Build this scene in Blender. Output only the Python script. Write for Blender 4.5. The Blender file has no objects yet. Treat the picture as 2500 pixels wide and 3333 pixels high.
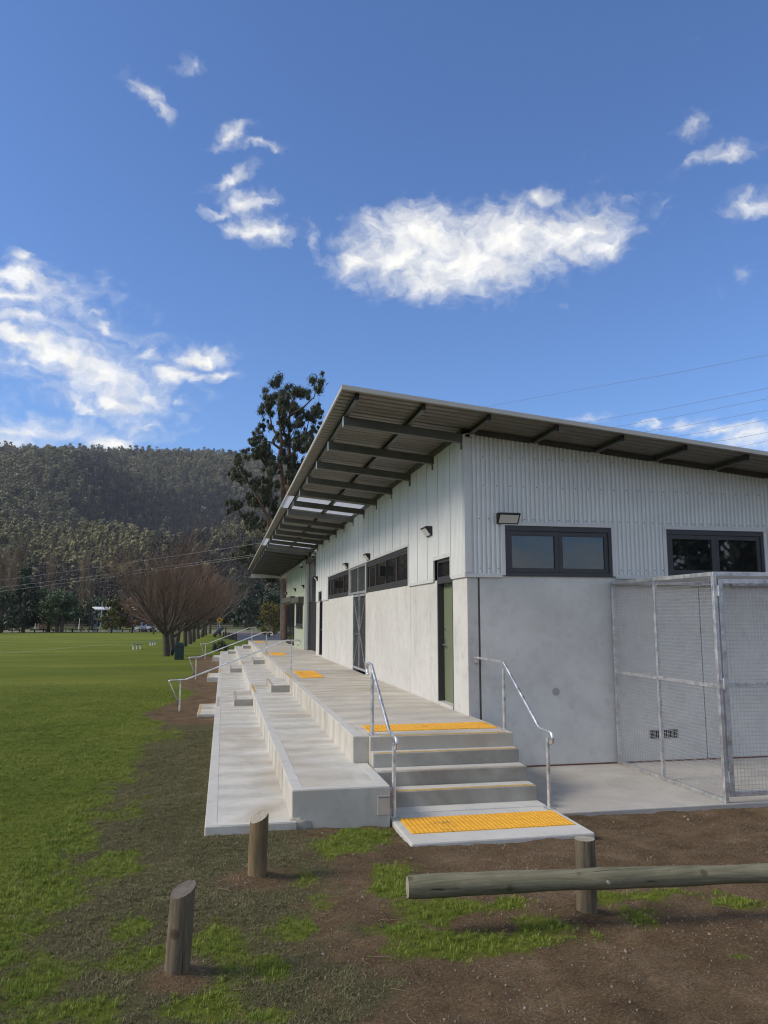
import bpy, math, random
import numpy as np
from mathutils import Vector, Matrix, noise as mnoise
R = math.radians
sc = bpy.context.scene
COL = sc.collection

# ---------------------------------------------------------------- camera
DECK = 0.90                      # deck height above datum
camd = bpy.data.cameras.new('camera')
camd.sensor_fit = 'VERTICAL'; camd.sensor_height = 36.0; camd.lens = 36.0 * 2503 / 3333
camd.clip_start = 0.05; camd.clip_end = 8000
cam = bpy.data.objects.new('camera', camd); COL.objects.link(cam)
cam.location = (0, 0, DECK + 1.5); cam.rotation_euler = (R(90) + 0.1367, 0, -0.2041)
sc.camera = cam

# ---------------------------------------------------------------- sky and sun
SUN_AZ, SUN_EL = -91.0, 36.0
SKY_STRENGTH = 0.083
sc.view_settings.view_transform = 'Standard'; sc.view_settings.look = 'None'
sc.view_settings.exposure = 0.60; sc.view_settings.gamma = 1.0
sc.view_settings.use_curve_mapping = False
CLOUDS = [(12.8, 26.0, 5.1, 1.9, 3, 1), (14.3, 27.8, 5.5, 1.7, -2, 1), (18.2, 25.9, 6.7, 2.4, -4, 1.05), (21.5, 26.8, 5.9, 2.2, -5, 1), (26.1, 26.8, 4.6, 1.7, 6, 1), (28.4, 25.8, 2.4, 1.0, 11, 0.9), (9.7, 26.0, 2.7, 1.3, 22, 0.9), (15.7, 24.5, 3.8, 1.2, -2, 0.9), (24.1, 29.5, 2.0, 0.5, 9, 0.75), (28.2, 28.1, 2.6, 0.7, 1, 0.6), (-6.8, 35.3, 2.3, 0.5, -25, 0.6), (-5.8, 34.5, 1.7, 0.4, -26, 0.55), (-3.7, 37.2, 1.1, 0.4, 14, 0.45), (-0.4, 33.5, 2.0, 0.5, 17, 0.7), (1.9, 32.8, 2.3, 0.3, -5, 0.6), (-0.4, 30.7, 2.3, 0.5, 25, 0.75), (1.1, 29.4, 2.1, 0.8, 8, 0.85), (1.6, 27.4, 3.3, 0.9, -1, 0.9), (-1.0, 28.5, 1.5, 0.3, 5, 0.6), (6.3, 27.0, 0.7, 1.4, 10, 0.4), (-14.9, 22.4, 3.3, 0.7, 4, 0.85), (-15.0, 23.6, 1.4, 0.5, -20, 0.7), (-14.8, 21.1, 3.5, 0.4, 9, 0.8), (-14.4, 19.8, 2.9, 0.3, 8, 0.75), (-14.4, 18.6, 5.1, 0.5, -1, 0.9), (-11.9, 17.8, 5.9, 0.7, -9, 0.9), (-9.3, 16.8, 5.2, 1.2, -17, 0.8), (-8.5, 15.2, 3.5, 1.0, -21, 0.75), (-10.2, 14.5, 1.8, 0.4, -37, 0.6), (-6.2, 15.8, 2.3, 0.8, 9, 0.7), (-14.0, 16.9, 2.6, 0.3, -14, 0.5), (-2.3, 18.7, 2.5, 0.6, 12, 0.9), (-3.7, 17.3, 2.4, 0.4, 4, 0.85), (-1.1, 17.6, 1.4, 0.4, -6, 0.75), (-5.9, 18.4, 0.8, 0.5, -15, 0.6), (-8.9, 19.9, 1.1, 0.4, -13, 0.6), (-9.6, 20.7, 1.0, 0.2, 7, 0.45), (-8.1, 12.1, 2.6, 0.6, 14, 1), (-14.0, 12.6, 3.6, 0.6, 5, 0.7), (-14.8, 11.7, 2.6, 0.6, 5, 0.7), (-11.0, 12.4, 1.8, 0.4, 15, 0.5), (-5.8, 13.7, 0.7, 0.3, 44, 0.45), (-3.7, 15.3, 0.7, 0.2, 4, 0.45), (35.0, 32.2, 1.3, 0.5, 15, 0.5), (37.4, 30.5, 2.5, 0.6, -4, 0.65), (35.2, 30.2, 1.8, 0.4, 11, 0.5), (38.9, 26.9, 2.2, 0.8, -5, 0.7), (38.0, 22.5, 2.0, 0.4, 10, 0.3), (33.6, 13.4, 1.7, 0.5, 5, 0.7), (35.9, 12.5, 2.2, 0.6, -6, 0.75), (37.9, 11.9, 2.2, 0.9, 0, 0.85), (31.3, 13.7, 0.9, 0.4, -5, 0.65), (27.1, 14.2, 2.6, 0.3, 4, 0.4), (37.0, 10.9, 2.5, 0.8, -5, 0.6)]

CLOUDS += [(-11, 17.6, 9, 2.6, -10, .42), (-13, 21.5, 5, 1.6, 0, .42), (-8, 14.8, 5, 1.6, -18, .42), (-12, 12.8, 6, .9, 3, .4)]      # thin veil round the left bank

def make_world():
    w = bpy.data.worlds.new('World'); sc.world = w; w.use_nodes = True
    nt = w.node_tree; N = nt.nodes; L = nt.links
    bg = N['Background']; bg.inputs[1].default_value = 1.0
    sky = N.new('ShaderNodeTexSky'); sky.sky_type = 'NISHITA'; sky.sun_disc = False
    sky.sun_elevation = R(SUN_EL); sky.sun_rotation = R(SUN_AZ)
    sky.altitude = 0; sky.air_density = 1.0; sky.dust_density = 0.35; sky.ozone_density = 2.6
    def math_(op, a, b=None, c=None):
        n = N.new('ShaderNodeMath'); n.operation = op
        for i, v in enumerate((a, b, c)):
            if v is None: continue
            if isinstance(v, (int, float)): n.inputs[i].default_value = v
            else: L.new(v, n.inputs[i])
        return n.outputs[0]
    tc = N.new('ShaderNodeTexCoord')
    sep = N.new('ShaderNodeSeparateXYZ'); L.new(tc.outputs['Generated'], sep.inputs[0])
    az = math_('MULTIPLY', math_('ARCTAN2', sep.outputs[0], sep.outputs[1]), 57.29578)
    el = math_('MULTIPLY', math_('ARCSINE', sep.outputs[2]), 57.29578)
    cmb = N.new('ShaderNodeCombineXYZ'); L.new(az, cmb.inputs[0]); L.new(el, cmb.inputs[1])
    # ragged outlines: two octaves of domain warp
    def warp(vec, scale, amp, det):
        mp = N.new('ShaderNodeMapping'); mp.inputs['Scale'].default_value = (scale * 0.75, scale, 1); L.new(vec, mp.inputs[0])
        nz = N.new('ShaderNodeTexNoise'); nz.inputs['Scale'].default_value = 1; nz.inputs['Detail'].default_value = det
        nz.inputs['Roughness'].default_value = 0.6; L.new(mp.outputs[0], nz.inputs['Vector'])
        s = N.new('ShaderNodeVectorMath'); s.operation = 'SUBTRACT'; s.inputs[1].default_value = (0.5, 0.5, 0.5); L.new(nz.outputs['Color'], s.inputs[0])
        m = N.new('ShaderNodeVectorMath'); m.operation = 'MULTIPLY_ADD'; m.inputs[1].default_value = (amp * 1.4, amp, 0)
        L.new(s.outputs[0], m.inputs[0]); L.new(vec, m.inputs[2]); return m.outputs[0]
    wv = warp(cmb.outputs[0], 0.32, 3.0, 5.0)
    wv = warp(wv, 1.1, 0.6, 5.0)
    dens = None
    for (ca, ce, ra, rb, an, st) in CLOUDS:
        if ca < -2 and ce < 24: st = st + 0.12; rb = rb * 1.2
        mp = N.new('ShaderNodeMapping'); mp.vector_type = 'TEXTURE'
        mp.inputs['Location'].default_value = (ca, ce, 0); mp.inputs['Rotation'].default_value = (0, 0, R(an))
        mp.inputs['Scale'].default_value = (ra * 1.3, rb * 1.6, 1); L.new(wv, mp.inputs[0])
        ln = N.new('ShaderNodeVectorMath'); ln.operation = 'LENGTH'; L.new(mp.outputs[0], ln.inputs[0])
        v = math_('MULTIPLY_ADD', ln.outputs['Value'], -st, st)
        dens = v if dens is None else math_('SMOOTH_MAX', dens, v, 0.25)
    # ragged cloud, thickened out of view to add fill light on the gable
    gm = N.new('ShaderNodeMapping'); gm.inputs['Scale'].default_value = (0.05, 0.11, 1); L.new(wv, gm.inputs[0])
    gn = N.new('ShaderNodeTexNoise'); gn.inputs['Scale'].default_value = 1; gn.inputs['Detail'].default_value = 6; L.new(gm.outputs[0], gn.inputs['Vector'])
    away = N.new('ShaderNodeMapRange'); away.interpolation_type = 'SMOOTHSTEP'
    dz = math_('ABSOLUTE', math_('SUBTRACT', az, 12.0))
    for i, v in enumerate((28.0, 60.0, -0.62, -0.35)): away.inputs[i + 1].default_value = v
    L.new(dz, away.inputs[0])
    gen = math_('MULTIPLY', math_('ADD', gn.outputs['Fac'], away.outputs[0]), 3.0)
    dens = math_('MAXIMUM', dens, gen)
    # fine wisps eat into the density
    fm = N.new('ShaderNodeMapping'); fm.inputs['Scale'].default_value = (0.8, 1.15, 1); L.new(wv, fm.inputs[0])
    fn = N.new('ShaderNodeTexNoise'); fn.inputs['Scale'].default_value = 1; fn.inputs['Detail'].default_value = 7; fn.inputs['Roughness'].default_value = 0.55
    L.new(fm.outputs[0], fn.inputs['Vector'])
    dens = math_('ADD', dens, math_('MULTIPLY', math_('SUBTRACT', fn.outputs['Fac'], 0.54), 0.95))
    cov = N.new('ShaderNodeMapRange'); cov.interpolation_type = 'SMOOTHSTEP'
    for i, v in enumerate((0.0, 1.02, 0.0, 0.97)): cov.inputs[i + 1].default_value = v
    L.new(dens, cov.inputs[0])
    up = N.new('ShaderNodeMapRange'); L.new(el, up.inputs[0])
    for i, v in enumerate((-1.0, 3.0, 0.0, 1.0)): up.inputs[i + 1].default_value = v
    covf = math_('MULTIPLY', cov.outputs[0], up.outputs[0])
    # sky colour scaled, then clouds over it
    sm = N.new('ShaderNodeVectorMath'); sm.operation = 'MULTIPLY'; L.new(sky.outputs[0], sm.inputs[0])
    sm.inputs[1].default_value = (SKY_STRENGTH * SKY_TINT[0], SKY_STRENGTH * SKY_TINT[1], SKY_STRENGTH * SKY_TINT[2])
    cr = N.new('ShaderNodeMapRange')
    for i, v in enumerate((0.1, 1.1, 0.62, 0.74)): cr.inputs[i + 1].default_value = v
    L.new(dens, cr.inputs[0])
    sn = N.new('ShaderNodeTexNoise'); sn.inputs['Scale'].default_value = 0.55; sn.inputs['Detail'].default_value = 3; L.new(wv, sn.inputs['Vector'])
    shd = math_('MULTIPLY', math_('SUBTRACT', sn.outputs['Fac'], 0.5), 0.30)
    cr2 = math_('SUBTRACT', cr.outputs[0], shd)
    cc = N.new('ShaderNodeCombineColor')
    L.new(cr2, cc.inputs[0]); L.new(math_('MULTIPLY', cr2, 0.985), cc.inputs[1]); L.new(math_('MULTIPLY', cr2, 0.935), cc.inputs[2])
    mx = N.new('ShaderNodeMix'); mx.data_type = 'RGBA'
    L.new(covf, mx.inputs['Factor']); L.new(sm.outputs[0], mx.inputs['A']); L.new(cc.outputs[0], mx.inputs['B'])
    L.new(mx.outputs['Result'], bg.inputs[0])
SKY_TINT = (0.79, 1.02, 1.38)
make_world()
sc.world.cycles.sampling_method = 'MANUAL'; sc.world.cycles.sample_map_resolution = 1024
sc.cycles.max_bounces = 6; sc.cycles.diffuse_bounces = 3; sc.cycles.glossy_bounces = 3; sc.cycles.transmission_bounces = 4
sc.cycles.use_denoising = True; sc.cycles.filter_width = 1.15
sc.cycles.caustics_reflective = False; sc.cycles.caustics_refractive = False
sund = bpy.data.lights.new('sun', 'SUN'); sund.energy = 2.05; sund.angle = R(20); sund.color = (1.0, 0.895, 0.75)
sun = bpy.data.objects.new('sun', sund); COL.objects.link(sun)
sd = Vector((math.sin(R(SUN_AZ)) * math.cos(R(SUN_EL)), math.cos(R(SUN_AZ)) * math.cos(R(SUN_EL)), math.sin(R(SUN_EL))))
sun.rotation_euler = sd.to_track_quat('Z', 'Y').to_euler()

# ---------------------------------------------------------------- helpers
rnd = random.Random(7); nrg = np.random.default_rng(11)
class MB:
    """collects simple shapes and links them as one mesh object"""
    def __init__(s): s.v = []; s.f = []
    def add(s, v, f):
        o = len(s.v); s.v += [tuple(p) for p in v]; s.f += [tuple(i + o for i in q) for q in f]; return s
    def box(s, x0, x1, y0, y1, z0, z1):
        return s.add([(x0, y0, z0), (x1, y0, z0), (x1, y1, z0), (x0, y1, z0), (x0, y0, z1), (x1, y0, z1), (x1, y1, z1), (x0, y1, z1)],
                     [(0, 3, 2, 1), (4, 5, 6, 7), (0, 1, 5, 4), (1, 2, 6, 5), (2, 3, 7, 6), (3, 0, 4, 7)])
    def hexa(s, b, t):      # bottom ring of 4, top ring of 4 (counter-clockwise seen from above)
        return s.add(list(b) + list(t), [(0, 3, 2, 1), (4, 5, 6, 7), (0, 1, 5, 4), (1, 2, 6, 5), (2, 3, 7, 6), (3, 0, 4, 7)])
    def prism(s, poly, axis, a0, a1):      # polygon extruded along axis 0/1/2
        n = len(poly)
        def P(p, a): q = list(p); q.insert(axis, a); return tuple(q)
        v = [P(p, a0) for p in poly] + [P(p, a1) for p in poly]
        f = [tuple(range(n))[::-1], tuple(range(n, 2 * n))] + [(i, (i + 1) % n, n + (i + 1) % n, n + i) for i in range(n)]
        return s.add(v, f)
    def tube(s, pts, rad, n=10, caps=True):
        pts = [Vector(p) for p in pts]; m = len(pts)
        rad = [rad] * m if isinstance(rad, (int, float)) else list(rad)
        t0 = (pts[1] - pts[0]).normalized(); a = Vector((0, 0, 1)) if abs(t0.z) < 0.9 else Vector((1, 0, 0))
        u = t0.cross(a).normalized(); v = []; f = []
        for i in range(m):
            t = (pts[min(i + 1, m - 1)] - pts[max(i - 1, 0)])
            t = t.normalized() if t.length > 1e-9 else t0
            u = (u - t * u.dot(t)); u = u.normalized() if u.length > 1e-6 else t.orthogonal().normalized()
            w = t.cross(u)
            for k in range(n):
                c = 2 * math.pi * k / n; v.append(pts[i] + (u * math.cos(c) + w * math.sin(c)) * rad[i])
        for i in range(m - 1):
            for k in range(n): f.append((i * n + k, i * n + (k + 1) % n, (i + 1) * n + (k + 1) % n, (i + 1) * n + k))
        if caps: f.append(tuple(range(n))[::-1]); f.append(tuple((m - 1) * n + k for k in range(n)))
        return s.add(v, f)
    def bar(s, p, q, w, h):      # rectangular bar between two points
        p, q = Vector(p), Vector(q); t = (q - p).normalized(); a = Vector((0, 0, 1)) if abs(t.z) < 0.95 else Vector((0, 1, 0))
        u = t.cross(a).normalized() * (w / 2); b = u.cross(t).normalized() * (h / 2)
        return s.hexa([p - u - b, p + u - b, q + u - b, q - u - b], [p - u + b, p + u + b, q + u + b, q - u + b])
    def mesh(s, name='mesh', smooth=False):
        me = bpy.data.meshes.new(name); me.from_pydata(s.v, [], s.f); me.validate(); me.update()
        if smooth: me.polygons.foreach_set('use_smooth', [True] * len(me.polygons))
        return me

def np_mesh(name, verts, faces, smooth=False):
    """fast mesh from numpy arrays; faces (n,3) or (n,4)"""
    me = bpy.data.meshes.new(name); k = faces.shape[1]; n = len(faces)
    me.vertices.add(len(verts)); me.vertices.foreach_set('co', np.ascontiguousarray(verts, dtype=np.float32).ravel())
    me.loops.add(n * k); me.loops.foreach_set('vertex_index', np.ascontiguousarray(faces, dtype=np.int32).ravel())
    me.polygons.add(n); me.polygons.foreach_set('loop_start', np.arange(0, n * k, k, dtype=np.int32))
    me.polygons.foreach_set('loop_total', np.full(n, k, dtype=np.int32))
    if smooth: me.polygons.foreach_set('use_smooth', np.ones(n, dtype=bool))
    me.update(); return me

def tag(o, label=None, cat=None, group=None, kind=None):
    for k, v in (('label', label), ('category', cat), ('group', group), ('kind', kind)):
        if v: o[k] = v
    return o
def empty(name, loc=(0, 0, 0), rz=0.0, label=None, cat=None, group=None):
    o = bpy.data.objects.new(name, None); COL.objects.link(o); o.location = loc; o.rotation_euler = (0, 0, rz)
    o.empty_display_size = 0.2
    return tag(o, label, cat, group)
def obj(name, me, mat=None, parent=None, smooth=False, bevel=0.0, local=False):
    """one mesh object; world coordinates unless local"""
    if isinstance(me, MB): me = me.mesh(name, smooth)
    o = bpy.data.objects.new(name, me); COL.objects.link(o)
    if mat is not None and len(me.materials) == 0: me.materials.append(mat)
    if parent is not None:
        o.parent = parent
        if not local and parent.type == 'EMPTY': o.location = -parent.location
    if bevel:
        b = o.modifiers.new('bevel', 'BEVEL'); b.width = bevel; b.segments = 2; b.limit_method = 'ANGLE'; b.angle_limit = R(50)
        w = None
    return o
def copy_tree(o, parent=None):
    c = o.copy(); COL.objects.link(c); c.parent = parent
    for ch in list(o.children): copy_tree(ch, c)
    return c

# ---- value noise on numpy arrays
def vnoise(x, y, seed=0):
    xi = np.floor(x).astype(np.int64); yi = np.floor(y).astype(np.int64); xf = x - xi; yf = y - yi
    def h(a, b):
        n = (a * 374761393 + b * 668265263 + seed * 1442695041) & 0xFFFFFFFF
        n = ((n ^ (n >> 13)) * 1274126177) & 0xFFFFFFFF
        return ((n ^ (n >> 16)) & 0xFFFF) / 65535.0
    u = xf * xf * (3 - 2 * xf); v = yf * yf * (3 - 2 * yf)
    return (h(xi, yi) * (1 - u) + h(xi + 1, yi) * u) * (1 - v) + (h(xi, yi + 1) * (1 - u) + h(xi + 1, yi + 1) * u) * v
def fbm(x, y, seed=0, octv=4):
    s = 0; a = 0.5; t = 0
    for i in range(octv): s = s + a * vnoise(x * 2 ** i, y * 2 ** i, seed + i * 17); t += a; a *= 0.55
    return s / t
def sstep(a, b, x):
    t = np.clip((x - a) / (b - a), 0, 1); return t * t * (3 - 2 * t)

# ---------------------------------------------------------------- materials
def mat_new(name):
    m = bpy.data.materials.new(name); m.use_nodes = True
    return m, m.node_tree.nodes, m.node_tree.links, m.node_tree.nodes['Principled BSDF']
def noise_node(N, L, scale, detail=4, rough=0.55, vec=None, stretch=None, dist=0.0):
    tc = N.new('ShaderNodeTexCoord'); src = tc.outputs['Object'] if vec is None else vec
    mp = N.new('ShaderNodeMapping'); L.new(src, mp.inputs[0])
    if stretch: mp.inputs['Scale'].default_value = stretch
    n = N.new('ShaderNodeTexNoise'); n.inputs['Scale'].default_value = scale; n.inputs['Detail'].default_value = detail
    n.inputs['Roughness'].default_value = rough; n.inputs['Distortion'].default_value = dist
    L.new(mp.outputs[0], n.inputs['Vector']); return n
def ramp(N, L, fac, stops):
    r = N.new('ShaderNodeValToRGB'); e = r.color_ramp.elements
    while len(e) < len(stops): e.new(0.5)
    for i, (p, c) in enumerate(stops): e[i].position = p; e[i].color = tuple(c) + (1,)
    L.new(fac, r.inputs[0]); return r.outputs[0]
def mixc(N, L, f, a, b, mode='MIX'):
    m = N.new('ShaderNodeMix'); m.data_type = 'RGBA'; m.blend_type = mode
    for k, v in (('Factor', f), ('A', a), ('B', b)):
        s = m.inputs[k]
        if isinstance(v, (int, float)): s.default_value = v
        elif isinstance(v, tuple): s.default_value = tuple(v) + (1,)
        else: L.new(v, s)
    return m.outputs['Result']
def bump(N, L, bs, h, strength, dist=0.01):
    b = N.new('ShaderNodeBump'); b.inputs['Strength'].default_value = strength; b.inputs['Distance'].default_value = dist
    L.new(h, b.inputs['Height']); L.new(b.outputs[0], bs.inputs['Normal']); return b
def plain(name, col, rough=0.6, metal=0.0, var=0.12, scale=6.0, spec=None, bmp=0.0, bscale=60):
    m, N, L, bs = mat_new(name)
    n = noise_node(N, L, scale, 5)
    a = tuple(c * (1 - var) for c in col); b = tuple(min(1, c * (1 + var)) for c in col)
    L.new(ramp(N, L, n.outputs['Fac'], [(0.3, a), (0.7, b)]), bs.inputs['Base Color'])
    bs.inputs['Roughness'].default_value = rough; bs.inputs['Metallic'].default_value = metal
    if spec is not None: bs.inputs['Specular IOR Level'].default_value = spec
    if bmp:
        n2 = noise_node(N, L, bscale, 4); bump(N, L, bs, n2.outputs['Fac'], bmp, 0.004)
    return m
def concrete(name, col, blotch=0.12, stain=None, streak=False, speck=True, trowel=False, bmp=0.25, offset=False):
    m, N, L, bs = mat_new(name)
    geo = N.new('ShaderNodeNewGeometry'); pos = geo.outputs['Position']
    n1 = noise_node(N, L, 0.9, 6, 0.6, pos, dist=0.6); n2 = noise_node(N, L, 5.0, 6, 0.65, pos)
    a = tuple(c * (1 - blotch) for c in col); b = tuple(min(1, c * (1 + blotch)) for c in col)
    c = ramp(N, L, n1.outputs['Fac'], [(0.30, a), (0.52, col), (0.72, b)])
    c = mixc(N, L, 0.42, c, ramp(N, L, n2.outputs['Fac'], [(0.28, (0.66, 0.65, 0.62)), (0.5, (1, 1, 1)), (0.75, (1.0, 1.0, 1.0))]), 'MULTIPLY')
    if streak:
        n3 = noise_node(N, L, 1.6, 5, 0.6, pos, stretch=(2.2, 2.2, 0.22), dist=0.4)
        c = mixc(N, L, 0.32, c, ramp(N, L, n3.outputs['Fac'], [(0.33, (0.70, 0.70, 0.68)), (0.46, (1, 1, 1)), (0.6, (1, 1, 1))]), 'MULTIPLY')
    if stain:
        n4 = noise_node(N, L, 0.55, 5, 0.6, pos, dist=1.2)
        c = mixc(N, L, ramp(N, L, n4.outputs['Fac'], [(0.50, (0, 0, 0)), (0.66, (0.75, 0.75, 0.75))]), c, stain)
    if trowel:      # broad swept arcs left by the finishing float, as relief and faint tone
        w = N.new('ShaderNodeTexWave'); w.wave_type = 'BANDS'; w.bands_direction = 'Y'; w.inputs['Scale'].default_value = 0.42
        w.inputs['Distortion'].default_value = 11.0; w.inputs['Detail'].default_value = 2.5; w.inputs['Detail Scale'].default_value = 0.55
        L.new(pos, w.inputs['Vector'])
        c = mixc(N, L, 0.9, c, ramp(N, L, w.outputs['Fac'], [(0.0, (0.87, 0.87, 0.855)), (0.5, (0.97, 0.97, 0.96)), (1.0, (1.03, 1.025, 1.01))]), 'MULTIPLY')
    if speck:
        n5 = noise_node(N, L, 55, 3, 0.6, pos)
        c = mixc(N, L, 0.8, c, ramp(N, L, n5.outputs['Fac'], [(0.22, (0.35, 0.33, 0.3)), (0.31, (1, 1, 1)), (0.8, (1, 1, 1))]), 'MULTIPLY')
    L.new(c, bs.inputs['Base Color']); bs.inputs['Roughness'].default_value = 0.82
    bs.inputs['Specular IOR Level'].default_value = 0.3
    n6 = noise_node(N, L, 26, 6, 0.6, pos); bump(N, L, bs, n6.outputs['Fac'], bmp, 0.006)
    return m
def galv(name, base=0.55, rough=0.42):
    m, N, L, bs = mat_new(name)
    n = noise_node(N, L, 9, 5, 0.65); v = N.new('ShaderNodeTexVoronoi'); v.inputs['Scale'].default_value = 45
    tc = N.new('ShaderNodeTexCoord'); L.new(tc.outputs['Object'], v.inputs['Vector'])
    c = ramp(N, L, n.outputs['Fac'], [(0.25, (base * 0.62, base * 0.63, base * 0.66)), (0.5, (base * 0.95,) * 3), (0.75, (base * 1.2,) * 3)])
    c = mixc(N, L, 0.18, c, v.outputs['Color'], 'MULTIPLY')
    L.new(c, bs.inputs['Base Color']); bs.inputs['Metallic'].default_value = 0.85
    rr = N.new('ShaderNodeMapRange'); L.new(n.outputs['Fac'], rr.inputs[0])
    for i, q in enumerate((0.3, 0.7, rough - 0.1, rough + 0.15)): rr.inputs[i + 1].default_value = q
    L.new(rr.outputs[0], bs.inputs['Roughness']); return m
def timber(name, c0, c1, c2, axis=2, sc_=1.0):
    m, N, L, bs = mat_new(name)
    st = [14.0, 14.0, 14.0]; st[axis] = 0.9
    n = noise_node(N, L, 1.6 * sc_, 7, 0.7, stretch=tuple(st), dist=0.8)
    n2 = noise_node(N, L, 3.0, 5, 0.6)
    c = ramp(N, L, n.outputs['Fac'], [(0.28, c0), (0.5, c1), (0.72, c2)])
    ck = [30.0, 30.0, 30.0]; ck[axis] = 0.8      # drying cracks along the grain, and a few dark knots
    n3 = noise_node(N, L, 1.0, 3, 0.5, stretch=tuple(ck), dist=0.3); crack = ramp(N, L, n3.outputs['Fac'], [(0.30, (0.25, 0.23, 0.2)), (0.345, (1, 1, 1)), (0.8, (1, 1, 1))])
    c = mixc(N, L, 0.9, c, crack, 'MULTIPLY')
    vk = N.new('ShaderNodeTexVoronoi'); vk.inputs['Scale'].default_value = 4.0; tk = N.new('ShaderNodeTexCoord'); L.new(tk.outputs['Object'], vk.inputs['Vector'])
    c = mixc(N, L, 0.85, c, ramp(N, L, vk.outputs['Distance'], [(0.0, (0.3, 0.26, 0.2)), (0.10, (0.55, 0.5, 0.42)), (0.15, (1, 1, 1))]), 'MULTIPLY')
    c = mixc(N, L, 0.6, c, ramp(N, L, n2.outputs['Fac'], [(0.3, (0.55, 0.58, 0.52)), (0.6, (1.05, 1.02, 0.98))]), 'MULTIPLY')
    L.new(c, bs.inputs['Base Color']); bs.inputs['Roughness'].default_value = 0.85; bs.inputs['Specular IOR Level'].default_value = 0.25
    bump(N, L, bs, n.outputs['Fac'], 0.7, 0.008); return m
def leafmat(name, stops, rough=0.55, nscale=0.9):
    """foliage: colour varies leaf by leaf along the crown and tree by tree"""
    m, N, L, bs = mat_new(name)
    geo = N.new('ShaderNodeNewGeometry'); oi = N.new('ShaderNodeObjectInfo')
    n = noise_node(N, L, nscale, 4, 0.6, geo.outputs['Position'])
    a = N.new('ShaderNodeMath'); a.operation = 'MULTIPLY_ADD'; a.inputs[1].default_value = 0.35; L.new(geo.outputs['Random Per Island'], a.inputs[0]); L.new(n.outputs['Fac'], a.inputs[2])
    b = N.new('ShaderNodeMath'); b.operation = 'MULTIPLY_ADD'; b.inputs[1].default_value = 0.35; L.new(oi.outputs['Random'], b.inputs[0]); L.new(a.outputs[0], b.inputs[2])
    s = N.new('ShaderNodeMath'); s.operation = 'SUBTRACT'; s.inputs[1].default_value = 0.35; L.new(b.outputs[0], s.inputs[0])
    L.new(ramp(N, L, s.outputs[0], stops), bs.inputs['Base Color']); bs.inputs['Roughness'].default_value = rough
    bs.inputs['Specular IOR Level'].default_value = 0.25
    return m

M = {}
M['deck'] = concrete('deck_concrete', (0.52, 0.49, 0.43), 0.13, trowel=True, stain=(0.40, 0.345, 0.27))
M['terrace'] = concrete('terrace_concrete', (0.55, 0.535, 0.485), 0.13, trowel=True, streak=True, stain=(0.42, 0.365, 0.285))
M['edge'] = concrete('edge_concrete', (0.53, 0.52, 0.48), 0.10)
M['riser'] = concrete('stair_concrete', (0.40, 0.385, 0.335), 0.22, stain=(0.22, 0.205, 0.17))
M['apron'] = concrete('apron_concrete', (0.45, 0.43, 0.39), 0.16, stain=(0.36, 0.34, 0.31))
M['panel'] = concrete('panel_concrete', (0.56, 0.55, 0.515), 0.08, streak=True)
M['gpanel'] = concrete('panel_concrete_marked', (0.665, 0.66, 0.615), 0.09, stain=(0.55, 0.545, 0.51), bmp=0.12)
M['patch'] = concrete('patch_mortar', (0.50, 0.45, 0.38), 0.12)
M['clad'] = plain('pale_steel_cladding', (0.73, 0.74, 0.715), 0.42, 0.15, 0.05, 2.0)
M['flash'] = plain('pale_flashing', (0.62, 0.625, 0.61), 0.45, 0.1, 0.05, 3.0)
M['roof'] = plain('roof_sheet_steel', (0.20, 0.192, 0.172), 0.5, 0.2, 0.12, 3.0)
M['verge'] = plain('cream_flashing', (0.46, 0.45, 0.41), 0.5, 0.0, 0.06, 2.0)
M['steel'] = plain('painted_steel_beam', (0.125, 0.128, 0.12), 0.55, 0.3, 0.16, 4.0)
M['steel_dark'] = plain('dark_purlin_steel', (0.10, 0.10, 0.105), 0.55, 0.3, 0.12, 5.0)
M['galv'] = galv('galvanised_steel', 0.74, 0.42)
M['galv_tube'] = galv('galvanised_tube', 0.82, 0.36)
M['wire'] = plain('galvanised_wire', (0.42, 0.42, 0.42), 0.5, 0.25, 0.1)
M['frame'] = plain('charcoal_frame', (0.045, 0.045, 0.048), 0.42, 0.0, 0.1, 4.0)
M['black'] = plain('black_powdercoat', (0.012, 0.012, 0.013), 0.45, 0.0, 0.1)
M['void'] = plain('dark_interior', (0.012, 0.012, 0.013), 0.9, 0.0, 0.1)
M['olive_frame'] = plain('olive_grey_shutter', (0.085, 0.085, 0.07), 0.5, 0.0, 0.08)
M['door'] = plain('sage_green_paint', (0.15, 0.172, 0.105), 0.45, 0.0, 0.05, 1.5)
M['greenwall'] = plain('pale_green_board', (0.36, 0.405, 0.30), 0.6, 0.0, 0.04, 1.0)
M['chrome'] = plain('satin_metal', (0.62, 0.62, 0.60), 0.28, 0.9, 0.08)
M['white'] = plain('white_plastic', (0.72, 0.72, 0.70), 0.45, 0.0, 0.05)
M['diffuser'] = plain('lamp_diffuser', (0.60, 0.60, 0.57), 0.5, 0.0, 0.06)
M['tactile'] = plain('yellow_tactile', (0.78, 0.40, 0.030), 0.6, 0.0, 0.10, 8.0)
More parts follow.
